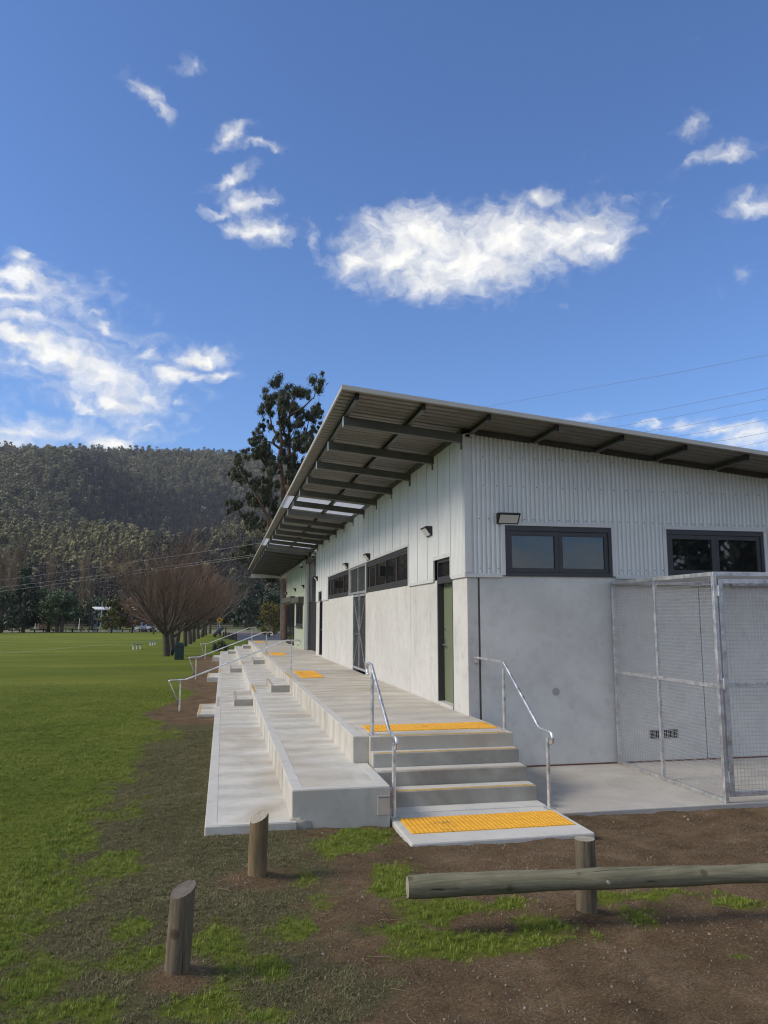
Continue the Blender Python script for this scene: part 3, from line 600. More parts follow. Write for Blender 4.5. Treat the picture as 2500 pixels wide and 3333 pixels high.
# dark core behind the skins so joints and openings read as depth
core = P('inner_wall', MB().box(WX + .20, XR, GY0 + .22, REC0 - .02, 0.1, 4.4).box(WX + .35, XR, REC0, REC1 - .2, 0.1, 4.3).box(WX + .12, XR, REC1 + .2, GEND - .05, 0.1, 4.3), M['void'])
# long-wall concrete panels
for a, b in ((GY0, 12.44), (13.42, 15.434), (15.446, 18.474), (18.486, 20.55), (22.68, 24.714), (24.726, 27.774), (27.786, 29.86), (30.84, REC0)):
    P('wall_panel', MB().box(WX, WX + .18, a, b, 0.1, ZS - .004), M['panel'], bevel=.006)
# gable panels, butted behind the corner panel with an open joint
for a, b in ((WX + .215, 7.815), (7.83, XR)):
    P('wall_panel', MB().box(a, b, GY0 + .004, GY0 + .18, 0.02, ZS - .004), M['gpanel'], bevel=.005)
P('joint_sealant', MB().box(WX + .183, WX + .212, GY0 + .022, GY0 + .1, 0.1, ZS - .02), plain('brown_sealant', (0.13, 0.11, 0.09), .8))
P('footing_line', MB().box(WX + .2, XR, GY0 - .006, GY0 + .003, 0.100, 0.125), plain('rusty_joint', (0.16, 0.075, 0.045), .9))
P('cast_plug', MB().tube([(5.2, GY0 + .0035, 1.24), (5.2, GY0 + .0005, 1.24)], .062, 20), concrete('plug_mortar', (0.38, 0.37, 0.35), .1))
# alcove walls between the wings
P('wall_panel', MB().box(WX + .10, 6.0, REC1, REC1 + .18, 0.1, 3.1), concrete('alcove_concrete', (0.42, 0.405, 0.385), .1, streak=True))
P('wall_panel', MB().box(5.6, 5.78, REC0, REC1, 0.1, 3.1), M['panel'])

# corrugated cladding: real sine profile, one sheet per object
PITCH, DEPTH = 0.0762, 0.0115
def prof_d(a):      # rolled rib profile: broad crests, narrow deep valleys
    t = (a / PITCH) % 1.0; t = min(t, 1 - t)
    return .012 - .034 * float(sstep(.25, .35, t))
def corr_sheet(a0, a1, zlo, zhi, place, seg=16):
    """zlo(a), zhi(a); place(a, depth, z) -> world point"""
    cuts = np.linspace(a0, a1, max(2, int(round((a1 - a0) / PITCH * seg)) + 1)); v = []; f = []; prev = None
    for i in range(len(cuts) - 1):
        a, b = cuts[i], cuts[i + 1]; z0 = zlo((a + b) / 2)
        if z0 is None: prev = None; continue
        if prev != z0:
            d = prof_d(a); v += [place(a, d, z0), place(a, d, zhi(a))]
        d = prof_d(b); v += [place(b, d, z0), place(b, d, zhi(b))]
        n = len(v); f.append((n - 4, n - 2, n - 1, n - 3)); prev = z0
    return MB().add(v, f)
HEAD = 3.885
def zlo_long(y):
    if 15.5 < y < 28.12: return HEAD
    if 12.44 < y < 13.56 or 29.85 < y < 31.0: return 3.43
    return ZS + .03
top_w = roof_z(WX) - 0.12
COVER = PITCH * 10
k = 0; y = GY0 + .01
while y < REC0 - .02:
    e = min(y + COVER, REC0)
    P('cladding_sheet', corr_sheet(y, e, zlo_long, lambda a: top_w, lambda a, d, z: (WX - .014 - d - 0.010 * (1 - (a - y) / COVER), a, z)), M['clad'], smooth=True)
    P('sheet_lap', MB().box(WX - .038, WX - .006, y - .004, y + .0, zlo_long(y + .02), top_w), M['flash']); y = e; k += 1
def zlo_gab(x):
    if 4.34 < x < 6.30 or 7.20 < x < 9.16: return HEAD + .005
    return ZS + .03
x = WX + .01; k = 0
while x < XR:
    e = min(x + COVER, XR)
    P('cladding_sheet', corr_sheet(x, e, zlo_gab, lambda a: roof_z(a) - .105, lambda a, d, z: (a, GY0 - .014 - d - 0.0015 * (k % 2), z)), M['clad'], smooth=True); x = e; k += 1
x = WX + .10; k = 0
while x < 6.0:
    e = min(x + COVER, 6.0)
    P('cladding_sheet', corr_sheet(x, e, lambda a: 3.13, lambda a: 5.2, lambda a, d, z: (a, REC1 - .012 - d, z)), M['clad'], smooth=True); x = e
# screws on the gable sheets
scr = []
for zrow, stepx in ((4.51, 3), (3.975, 2), (3.18, 2), (4.98, 3)):
    for i in range(1, 100, stepx):
        xx = (round(WX / PITCH) + i) * PITCH
        if xx > 11.5 or xx < WX + .08 or zrow > roof_z(xx) - .2: continue
        if zrow == 3.18 and zlo_gab(xx) > 3.5: continue
        scr.append((xx, zrow))
scm = MB().tube([(0, 0, 0), (0, -.006, 0)], .0085, 6).mesh('screw_head'); scm.materials.append(M['black'])
for xx, zz in scr: o = obj('screw_head', scm, None, pav, local=True); o.location = Vector((xx, GY0 - .027, zz)) - pav.location
# flashings: seam, corner, window and door surrounds
fl = lambda *a: P('flashing', MB().box(*a), M['flash'], bevel=.003)
for a, b in ((GY0 - .03, 12.44), (13.56, 15.5), (28.12, 29.85), (31.0, REC0)): fl(WX - .032, WX - .002, a, b, ZS - .03, ZS + .035)
for a, b in ((WX - .032, 4.335), (6.305, 7.195), (9.165, XR)): fl(a, b, GY0 - .032, GY0 - .002, ZS - .035, ZS + .03)
fl(WX - .036, WX + .075, GY0 - .036, GY0 - .026, ZS + .036, roof_z(WX) - .12); fl(WX - .036, WX - .026, GY0 - .025, GY0 + .075, ZS + .036, top_w)
fl(WX + .06, WX + .10, REC1 - .05, REC1 + .04, Z0, 5.2)
for a, b in ((4.325, 6.315), (7.185, 9.175)):      # gable window surrounds
    fl(a, b, GY0 - .040, GY0 - .003, HEAD - .01, HEAD + .055)
    for q in (a, b - .065): fl(q, q + .065, GY0 - .038, GY0 - .003, ZS - .0, HEAD - .011)
fl(WX - .040, WX - .003, 15.45, 28.17, HEAD - .012, HEAD + .05)
for q in (15.45, 20.40, 23.16, 28.10): fl(WX - .038, WX - .003, q, q + .07, ZS - .02, HEAD - .013)
for q0, q1 in ((12.42, 13.58), (29.83, 31.02)):
    fl(WX - .040, WX - .003, q0, q1, 3.425, 3.50)
    for q in (q0, q1 - .06): fl(WX - .038, WX - .003, q, q + .06, ZS - .0, 3.424)

# windows: frame with sashes, each pane its own sheet of glass
def window_x(y0, y1, z0, z1, n, face):       # in the long wall
    w = P('window', MB().box(face + .02, face + .10, y0, y1, z0, z0 + .05).box(face + .02, face + .10, y0, y1, z1 - .07, z1).box(face + .02, face + .10, y0, y0 + .06, z0 + .05, z1 - .07).box(face + .02, face + .10, y1 - .06, y1, z0 + .05, z1 - .07), M['frame'])
    dy = (y1 - y0 - .12) / n
    for i in range(n):
        a = y0 + .06 + i * dy; b = a + dy
        s = MB(); t = .055
        s.box(face + .03, face + .085, a + .004, b - .004, z0 + .052, z0 + .052 + t + .03).box(face + .03, face + .085, a + .004, b - .004, z1 - .072 - t, z1 - .072).box(face + .03, face + .085, a + .004, a + t, z0 + .137, z1 - .127).box(face + .03, face + .085, b - t, b - .004, z0 + .137, z1 - .127)
        obj('sash', s, M['frame'], w)
        obj('pane', MB().box(face + .052, face + .060, a + t, b - t, z0 + .137, z1 - .127), M['glass'], w)
    return w
def window_y(x0, x1, z0, z1, n, face):       # in the gable
    w = P('window', MB().box(x0, x1, face + .01, face + .10, z0, z0 + .06).box(x0, x1, face + .01, face + .10, z1 - .08, z1).box(x0, x0 + .05, face + .01, face + .10, z0 + .06, z1 - .08).box(x1 - .05, x1, face + .01, face + .10, z0 + .06, z1 - .08), M['frame'])
    dx = (x1 - x0 - .10) / n
    for i in range(n):
        a = x0 + .05 + i * dx; b = a + dx; t = .07; d0 = face + (.025 if i == 0 else .032)
        s = MB().box(a + .003, b - .003, d0, face + .085, z0 + .064, z0 + .064 + t).box(a + .003, b - .003, d0, face + .085, z1 - .084 - t, z1 - .084).box(a + .003, a + t, d0, face + .085, z0 + .064 + t, z1 - .084 - t).box(b - t, b - .003, d0, face + .085, z0 + .064 + t, z1 - .084 - t)
        obj('sash', s, M['frame'], w)
        obj('pane', MB().box(a + t, b - t, face + .052, face + .060, z0 + .064 + t, z1 - .084 - t), M['glass_refl'], w)
    return w
window_y(4.392, 6.248, ZS - .01, HEAD - .012, 2, GY0 - .03); window_y(7.252, 9.108, ZS - .01, HEAD - .012, 2, GY0 - .03)
for y0, y1 in ((15.522, 20.398), (23.232, 28.098)):
    w = window_x(y0, y1, ZS, HEAD - .014, 4, WX - .03)
    ym = (y0 + y1) / 2
    obj('latch_box', MB().box(WX - .14, WX - .02, ym - .05, ym + .05, 3.38, 3.62), M['black'], w)
# doors
def door(y0, y1, leafmat_, recess, label=None):
    d = P('door', MB().box(WX + recess, WX + recess + .045, y0 + .05, y1 - .05, Z0 + .06, 3.0), leafmat_)
    if label: d['label'] = label
    obj('door_frame', MB().box(WX + .005, WX + .14, y0 + .002, y0 + .05, Z0 + .01, 3.42).box(WX + .005, WX + .14, y1 - .05, y1 - .002, Z0 + .01, 3.42).box(WX + .005, WX + .14, y0 + .05, y1 - .05, 3.0, 3.12).box(WX + .005, WX + .14, y0 + .05, y1 - .05, 3.37, 3.42), M['frame'], d)
    obj('transom', MB().box(WX + .05, WX + .07, y0 + .05, y1 - .05, 3.12, 3.37), M['glass'], d)
    obj('sill', MB().box(WX - .012, WX + .13, y0 + .02, y1 - .02, Z0 - .01, Z0 + .055), M['edge'], d)
    yh = y1 - .13
    obj('handle', MB().tube([(WX + recess, yh, 1.93), (WX + recess - .055, yh, 1.93), (WX + recess - .06, yh - .115, 1.93)], .011, 8).box(WX + recess - .012, WX + recess, yh - .03, yh + .03, 1.87, 2.02), M['chrome'], d, smooth=False)
    obj('lock', MB().tube([(WX + recess, yh, 2.22), (WX + recess - .02, yh, 2.22)], .026, 12), M['chrome'], d)
    return d
door(12.44, 13.42, M['door'], .115, 'sage green door leaf in a black frame')
door(29.86, 30.84, M['black'], .10, 'black door leaf in a narrow opening')
# mesh gate between the two window groups
g0, g1 = 20.57, 22.66
gate = P('mesh_gate', MB().box(WX + .0, WX + .045, g0, g0 + .05, Z0 + .06, 3.06).box(WX + .0, WX + .045, g1 - .05, g1, Z0 + .06, 3.06).box(WX + .0, WX + .045, g0 + .05, g1 - .05, Z0 + .06, Z0 + .12).box(WX + .0, WX + .045, g0 + .05, g1 - .05, 3.0, 3.06).box(WX - .002, WX + .043, (g0 + g1) / 2 - .03, (g0 + g1) / 2 + .03, Z0 + .12, 3.0), M['galv'])
gm_ = (g0 + g1) / 2
for ya, yb in ((g0 + .05, gm_ - .03), (gm_ + .03, g1 - .05)):
    b_ = MB(); out = g0 + .05 if ya < gm_ - .1 else g1 - .05; inn = gm_ - .03 if ya < gm_ - .1 else gm_ + .03
    b_.bar((WX + .012, out, 3.0), (WX + .012, inn, 2.0), .02, .02).bar((WX + .012, out, Z0 + .12), (WX + .012, inn, 2.0), .02, .02)
    obj('brace', b_, M['galv'], gate)
    ws = MB()
    for z_ in np.arange(Z0 + .15, 2.99, .045): ws.box(WX + .032, WX + .038, ya, yb, z_, z_ + .012)
    for y_ in np.arange(ya + .05, yb, .05): ws.box(WX + .026, WX + .031, y_, y_ + .007, Z0 + .12, 3.0)
    obj('wire_mesh', ws, plain('dull_mesh', (.22, .22, .22), .5, .5), gate)
obj('handle', MB().tube([(WX, gm_, 1.95), (WX - .06, gm_, 1.95), (WX - .06, gm_ + .13, 1.94)], .012, 8).box(WX - .012, WX - .003, gm_ - .025, gm_ + .025, 1.88, 2.06), M['chrome'], gate)
lv = P('mesh_vent', MB().box(WX - .01, WX + .04, 20.475, 20.53, 3.10, HEAD - .014).box(WX - .01, WX + .04, 23.10, 23.155, 3.10, HEAD - .014).box(WX - .01, WX + .04, 20.53, 23.10, 3.08, 3.14).box(WX - .01, WX + .04, 20.53, 23.10, HEAD - .06, HEAD - .014).box(WX - .006, WX + .036, 21.79, 21.83, 3.14, HEAD - .06), M['galv'])
ws = MB()
for z_ in np.arange(3.16, HEAD - .07, .04): ws.box(WX + .02, WX + .026, 20.53, 23.10, z_, z_ + .011)
for y_ in np.arange(20.57, 23.1, .05): ws.box(WX + .014, WX + .019, y_, y_ + .007, 3.14, HEAD - .06)
obj('wire_mesh', ws, plain('dull_mesh', (.22, .22, .22), .5, .5), lv)

# green wing at the far end
gw = WX + .03
P('green_wall', MB().box(gw, gw + .09, REC1 + .02, 37.75, Z0, 5.2).box(gw, gw + .09, 37.75, 41.35, Z0, 1.95).box(gw, gw + .09, 37.75, 41.35, 3.13, 5.2).box(gw, gw + .09, 41.35, 42.2, Z0, 5.2).box(gw, gw + .09, 42.2, GEND, 3.2, 5.2), M['greenwall'])
for yb in np.arange(37.4, 48, 1.2):
    P('cover_strip', MB().box(gw - .012, gw - .002, yb, yb + .04, 3.62, 5.2), M['greenwall'])
w = window_x(37.8, 41.3, 1.97, 3.11, 4, gw - .02); w['label'] = 'dark four-pane window in the green wall'
obj('sill', MB().box(gw - .08, gw + .0, 37.72, 41.38, 1.90, 1.965), M['olive_frame'], w)
P('shutter_box', MB().prism([(gw - .27, 3.16), (gw - .003, 3.16), (gw - .003, 3.42), (gw - .27, 3.42)], 1, 37.35, 41.6), M['olive_frame'], bevel=.01)
P('shutter_box', MB().prism([(gw - .27, 3.27), (gw - .003, 3.27), (gw - .003, 3.56), (gw - .27, 3.56)], 1, 41.85, 48.0), M['olive_frame'], bevel=.01)
sd_ = P('sliding_door', MB().box(gw + .02, gw + .10, 42.22, 42.30, Z0, 3.2).box(gw + .02, gw + .10, 47.95, 48.03, Z0, 3.2).box(gw + .02, gw + .10, 42.3, 47.95, 3.1, 3.2), M['black'])
for i in range(6):
    a = 42.3 + i * 5.65 / 6
    obj('door_leaf', MB().box(gw + .03, gw + .07, a + .003, a + .06, Z0 + .02, 3.1).box(gw + .03, gw + .07, a + 5.65 / 6 - .06, a + 5.65 / 6 - .003, Z0 + .02, 3.1).box(gw + .03, gw + .07, a + .06, a + 5.65 / 6 - .06, Z0 + .02, Z0 + .12).box(gw + .03, gw + .07, a + .06, a + 5.65 / 6 - .06, 3.04, 3.1), M['black'], sd_)
    obj('pane', MB().box(gw + .045, gw + .052, a + .06, a + 5.65 / 6 - .06, Z0 + .12, 3.04), M['glass_blue'], sd_)

# roof: corrugated sheets on purlins on cantilevered rafters
EAVE, RAKE, RFAR = 1.60, 10.60, 53.5
nsh = 56; cw = (RFAR - RAKE) / nsh
def roof_mesh():
    v = []; f = []; xs = [EAVE, 1.9, 4.0, XR]; rows = []; rib = cw / 4
    for i in range(4):      # trapezoidal ribs with flat pans and two fine stiffening lines in each pan
        for t, d in ((0, 0), (.22, 0), (.25, .005), (.28, 0), (.50, 0), (.53, .005), (.56, 0), (.70, 0), (.77, .027), (.90, .027)): rows.append((rib * (i + t), d))
    rows.append((cw, 0))
    for y_, d in rows:
        for x_ in xs: v.append((x_, y_, roof_z(x_) - .012 + d))
    n = len(xs)
    for i in range(len(rows) - 1):
        for j in range(n - 1): f.append((i * n + j, i * n + j + 1, (i + 1) * n + j + 1, (i + 1) * n + j))
    return MB().add(v, f)
rm = roof_mesh().mesh('roof_sheet', False); rm.materials.append(M['roof'])
rt_ = roof_mesh().mesh('skylight_sheet', False); rt_.materials.append(M['skylight'])
for i in range(nsh):
    y_ = RAKE + i * cw; mid = y_ + cw / 2; sky_ = 20.55 < mid < 22.8 or 32.0 < mid < 35.4
    o = obj('skylight_sheet' if sky_ else 'roof_sheet', rt_ if sky_ else rm, None, pav); o.location = Vector((0, y_, 0)) - pav.location
def sloped(x0, x1, y0, y1, dz0, dz1):      # bar that follows the roof fall; heights relative to the sheet
    return MB().hexa([(x0, y0, roof_z(x0) + dz0), (x1, y0, roof_z(x1) + dz0), (x1, y1, roof_z(x1) + dz0), (x0, y1, roof_z(x0) + dz0)],
                     [(x0, y0, roof_z(x0) + dz1), (x1, y0, roof_z(x1) + dz1), (x1, y1, roof_z(x1) + dz1), (x0, y1, roof_z(x0) + dz1)])
P('verge_flashing', sloped(EAVE - .03, XR, RAKE - .035, RAKE + .004, -.030, .026), M['verge'])
P('verge_cap', sloped(EAVE - .03, XR, RAKE - .034, RAKE + .12, .0262, .034), M['verge'])
P('eave_flashing', sloped(EAVE - .028, EAVE - .006, RAKE + .005, RFAR, -.02, .03), M['verge'])
for px in (1.82, 2.82, 3.84, 4.93, 6.02, 7.11, 8.21, 9.3, 10.4, 11.5):
    z1 = roof_z(px) - .011
    pu = P('purlin', MB().box(px - .030, px + .030, 10.74, RFAR - .15, z1 - .10, z1 - .094).box(px - .030, px + .030, 10.74, RFAR - .15, z1 - .006, z1).box(px + .024, px + .030, 10.74, RFAR - .15, z1 - .094, z1 - .006).box(px - .030, px - .024, 10.74, RFAR - .15, z1 - .094, z1 - .075).box(px - .030, px - .024, 10.74, RFAR - .15, z1 - .025, z1 - .006), M['steel'])
    obj('end_cap', MB().box(px - .030, px + .030, 10.728, 10.739, z1 - .10, z1), M['black'], pu)
ridx = 0
ry = 11.72
while ry < 53.4:
    x0, x1 = 1.775, WX - .005
    def rz(x): return roof_z(x) - .112
    h = .145; w_ = .05
    rf = P('rafter', MB().hexa([(x0, ry - w_, rz(x0) - h), (x1, ry - w_, rz(x1) - h), (x1, ry + w_, rz(x1) - h), (x0, ry + w_, rz(x0) - h)], [(x0, ry - w_, rz(x0)), (x1, ry - w_, rz(x1)), (x1, ry + w_, rz(x1)), (x0, ry + w_, rz(x0))]), M['steel'], bevel=.006)
    obj('end_plate', MB().box(x0 - .012, x0 - .002, ry - .052, ry + .052, rz(x0) - h - .01, rz(x0) + .002), M['galv'], rf)
    obj('cleat', MB().box(WX - .05, WX - .02, ry - .03, ry + .03, rz(x1) - h - .10, rz(x1) - h - .002), M['steel'], rf)
    ry += 1.79; ridx += 1
P('wall_plate', MB().box(WX - .045, WX - .02, GY0 + .1, RFAR - .3, roof_z(WX) - .13, roof_z(WX) - .015), M['steel'])
P('rake_trim', sloped(WX + .08, XR, GY0 - .03, GY0 - .012, -.115, -.02), M['steel_dark'])
for px in (3.84, 4.93, 6.02, 7.11, 8.21, 9.3, 10.4): P('bracket', MB().box(px - .09, px + .07, GY0 - .036, GY0 - .031, roof_z(px) - .16, roof_z(px) - .10), M['flash'])
P('end_beam', MB().box(1.78, WX + .1, 53.28, 53.40, 5.10, 5.36), M['flash'])
P('eave_beam', MB().box(WX + .02, WX + .14, GEND, 53.27, 5.02, 5.22), M['flash'])
P('post', MB().box(WX + .06, WX + .18, 53.28, 53.40, Z0 - .4, 5.05), plain('grey_post_paint', (.30, .31, .30), .5, 0, .06))
P('downpipe', MB().box(WX + .10, WX + .19, REC1 - .16, REC1 - .07, Z0, 5.15), M['flash'])
P('recess_beam', MB().box(WX + .05, WX + .25, REC0, REC1, 4.95, 5.2), M['steel'])

# wall lights and cameras fixed to the pavilion
def wall_light(loc, rz, label, group='wedge wall lights on the pavilion'):
    t = empty('wall_light', loc, rz, label, 'wall light', group)
    # local: wall is the plane y=0, light hangs out to -y
    obj('housing', MB().prism([(0, 0), (0, .17), (-.125, .17), (-.145, .162), (-.145, .148), (-.028, 0)], 0, -.18, .18).mesh('housing'), M['black'], t, local=True)
    s = MB().hexa([(-.155, -.046, .010), (.155, -.046, .010), (.155, -.140, .130), (-.155, -.140, .130)], [(-.155, -.038, .012), (.155, -.038, .012), (.155, -.132, .132), (-.155, -.132, .132)])
    obj('diffuser', s, M['diffuser'], t, local=True); return t
wall_light((4.43, GY0 - .024, 3.895), 0, 'black wedge wall light above the gable window')
for yy, lb in ((13.75, 'black wedge wall light nearest the building corner, above the green door'), (19.9, 'black wedge wall light over the nearer four-pane window'), (23.5, 'black wedge wall light over the farther four-pane window'), (31.35, 'black wedge wall light at the edge of the alcove')):
    wall_light((WX - .024, yy, 3.90), -R(90), lb)
for yy, lb in ((37.3, 'black wedge wall light at the near end of the green wall'), (41.7, 'black wedge wall light between the two shutter boxes'), (47.6, 'farthest black wedge wall light on the green wall')):
    wall_light((gw - .001, yy, 3.80), -R(90), lb)
def dome_camera(loc, label):
    t = empty('security_camera', loc, 0, label, 'camera', 'dome cameras under the eave')
    obj('arm', MB().tube([(.0, 0, .06), (-.16, 0, .06), (-.16, 0, .0)], .018, 8), M['white'], t, local=True)
    v, f = ico(3); vv = v * np.array([.075, .075, .085]) + np.array([-.16, 0, -.10])
    obj('body', MB().tube([(-.16, 0, .0), (-.16, 0, -.09)], .08, 16), M['white'], t, local=True)
    obj('lens_dome', np_mesh('lens_dome', vv, f, True), M['glass'], t, local=True)
dome_camera((WX - .02, 31.6, 5.02), 'white dome camera at the near corner of the alcove')
dome_camera((WX + .03, 37.1, 4.95), 'white dome camera at the top of the green wall')

# ================================================================ TERRACE, STAIRS, APRON
T1, T2 = 0.263, 0.571
X1, X2, X3 = -0.13, 0.77, 1.66        # left edges of the three tiers
ter = empty('concrete_terrace', (0.77, 8.57, 0.1), label='long stepped concrete spectator terrace beside the pavilion', cat='terrace')
def T(name, mb, mat, parent=None, **k): return obj(name, mb, mat, parent or ter, **k)
t1 = T('tier', MB().box(X1, X2 + .05, 8.51, 51.3, -0.35, T1), M['terrace'], bevel=.012)
t2 = T('tier', MB().box(X2, 1.845, 8.57, 9.95, -0.2, T2).box(X2, X3 + .05, 9.952, 52.05, -0.2, T2), M['terrace'], bevel=.012)
t3 = T('tier', MB().box(X3, WX - .004, 9.972, 52.7, 0.0, DECK).box(WX - .003, 5.7, REC0, REC1 - .001, 0.0, DECK).box(WX - .003, WX + .04, REC1, 52.7, 0, DECK).box(WX + .041, 7.0, GEND + .1, 52.7, 0, DECK), M['deck'], bevel=.012)
t4 = T('tier', MB().box(1.868, 3.79, 9.90, 9.971, 0.55, DECK - .0005).box(1.868, 3.79, 9.972, 11.655, DECK - .1, DECK + .0015), M['deck'], bevel=.008)
# smoother steel-trowelled bands along the tier edges, a few millimetres proud
for x_, y0, y1, z_ in ((X1, 8.51, 51.3, T1), (X2, 8.57, 52.05, T2), (X3, 9.972, 52.7, DECK)):
    yy = y0
    while yy < y1 - .2:
        e = min(yy + 6.1, y1); T('edge_band', MB().box(x_ + .006, x_ + .125, yy + .012, e - .004, z_ - .01, z_ + .003), M['edge'], bevel=.002); yy = e
T('edge_band', MB().box(X2 + .13, 1.84, 8.578, 8.70, T2 - .01, T2 + .003), M['edge'], bevel=.002)
T('edge_band', MB().box(1.72, 1.84, 8.71, 9.94, T2 - .01, T2 + .003), M['edge'], bevel=.002)
T('edge_band', MB().box(X1 + .13, X2 - .004, 8.516, 8.57, T1 - .01, T1 + .003), M['edge'], bevel=.002)
T('cast_patch', MB().box(1.70, 1.835, 8.560, 8.60, 0.27, 0.455), M['patch'], bevel=.006)
T('broken_edge', MB().box(1.70, 1.84, 8.553, 8.60, 0.458, 0.475), M['riser'], bevel=.004)
# rubble where the first tier meets the second
v, f = ico(3); n_ = 1 + .55 * (nrg.random((len(v), 1)) - .5)
T('mortar_slump', np_mesh('mortar_slump', v * n_ * np.array([.13, .035, .085]) + np.array([X2 + .075, 8.565, .205]), f), M['riser'])
for x0, x1, z_, ys in ((X1, X2 - .003, T1, 8.51), (X2, X3 - .003, T2, 8.57), (X3, WX - .01, DECK, 9.972)):
    for q in range(1, 7): T('saw_joint', MB().box(x0 + .13, x1, ys + 6.1 * q - .004, ys + 6.1 * q + .003, z_ - .003, z_ + .0012), M['void'])
for xf, za, zb, ys in ((X1, .1, T1, 8.51), (X2, T1, T2, 8.57), (X3, T2, DECK, 9.972)):
    for q in range(1, 30): T('form_line', MB().box(xf - .0022, xf + .002, ys + 1.37 * q, ys + 1.37 * q + .007, za + .004, zb - .012), M['riser'])
# three flights of intermediate step blocks, each with a nosing strip
FL = ((19.6, 21.95), (31.45, 33.9), (47.4, 49.9))
for a, b in FL:
    for x0, x1, zb, zt, nm in ((X3 - .455, X3 - .002, T2 - .01, T2 + .163, 'nosing_worn'), (X2 - .455, X2 - .002, T1 - .01, T1 + .155, 'nosing_worn'), (X1 - .43, X1 - .002, -.4, .085, 'nosing')):
        s_ = T('step_block', MB().box(x0, x1, a, b, zb, zt), M['riser'] if zb > 0 else M['edge'], bevel=.008)
        obj('tread', MB().box(x0 + .075, x1 - .01, a + .02, b - .02, zt - .01, zt + .003), M['terrace'], s_)
        obj('nosing', MB().box(x0 + .012, x0 + .062, a + .02, b - .02, zt - .01, zt + .004), M[nm], s_)
    for x_, z_, nm in ((X1, T1, 'nosing_worn' if a < 25 else 'nosing'), (X2, T2, 'nosing'), (X3, DECK, 'nosing')):
        T('nosing', MB().box(x_ + .03, x_ + .085, a + .05, b - .05, z_ - .005, z_ + .006), M[nm])

st = empty('concrete_stairs', (2.8, 7.7, 0.1), label='short flight of concrete stairs up to the deck', cat='stairs')
XL, XRr = 1.872, 3.795
def S(name, mb, mat, **k): return obj(name, mb, mat, st, **k)
for z_, y_, yb, nm in ((0.722, 9.715, 9.899, 'nosing'), (0.551, 9.444, 9.899, 'nosing_worn'), (0.379, 9.15, 9.899, 'nosing')):
    xl = XL if z_ > .6 else XL
    s_ = S('step', MB().box(xl, XRr, y_, yb if z_ > .7 else {0.551: 9.7149, 0.379: 9.4439}[z_], 0.1, z_), M['riser'], bevel=.009)
    obj('nosing', MB().box(XL + .06, XRr - .03, y_ + .020, y_ + .078, z_ - .004, z_ + .003), M[nm], s_)
    obj('tread', MB().box(XL + .01, XRr - .008, y_ + .084, y_ + .26, z_ - .006, z_ + .0025), M['edge'], s_)
S('landing', MB().box(1.855, 3.80, 8.885, 9.1495, 0.0, 0.206), M['edge'], bevel=.006)
S('landing', MB().box(1.868, 3.822, 7.705, 8.878, -.05, 0.203), M['edge'], bevel=.018)
S('mortar_repair', MB().box(3.45, 3.785, 9.8935, 9.899, 0.725, 0.80), M['patch'])
S('nosing', MB().box(2.0, 3.70, 9.915, 9.965, DECK - .002, DECK + .0045), M['nosing'])
apron = obj('pavement', MB().box(3.83, 14.0, 8.90, GY0 + .002, -.15, 0.104).box(3.797, 3.829, 9.16, GY0 + .002, -.15, 0.104), M['apron'], bevel=.01)
tag(apron, 'flat concrete apron along the gable wall', kind='structure')

# ---- yellow tactile tiles: studded plates laid in strips
def tile_mesh():
    m = MB(); s = .149; m.box(-s, s, -s, s, -.004, .005); n = 6
    for i in range(n):
        for j in range(n):
            cx = -.125 + .05 * i; cy = -.125 + .05 * j; v = []; 
            for r_, z_ in ((.0165, .0049), (.011, .0105)):
                v += [(cx + r_ * math.cos(a), cy + r_ * math.sin(a), z_) for a in [2 * math.pi * q / 6 for q in range(6)]]
            m.add(v, [(q, (q + 1) % 6, 6 + (q + 1) % 6, 6 + q) for q in range(6)] + [tuple(range(6, 12))])
    me = m.mesh('tactile_tile'); me.materials.append(M['tactile']); return me
tme = tile_mesh()
def tactile(x0, y0, nx_, ny_, z, label):
    t = empty('tactile_strip', (x0, y0, z), 0, label, 'tactile paving', 'yellow tactile strips')
    for i in range(nx_):
        for j in range(ny_):
            o = obj('tile', tme, None, t, local=True); o.location = (.15 + .3 * i, .15 + .305 * j, .002 + .0008 * rnd.random()); o.rotation_euler = (0, 0, rnd.uniform(-.004, .004))
tactile(1.955, 8.02, 6, 2, .204, 'yellow studded tactile strip at the foot of the stairs')
tactile(1.93, 10.30, 6, 2, DECK + .002, 'yellow studded tactile strip at the top of the near stairs')
tactile(1.97, 19.75, 2, 8, DECK, 'nearest square of yellow tactile tiles on the deck')
tactile(1.97, 31.7, 2, 8, DECK, 'middle square of yellow tactile tiles on the deck')
tactile(1.97, 48.4, 2, 8, DECK, 'farthest square of yellow tactile tiles on the deck')

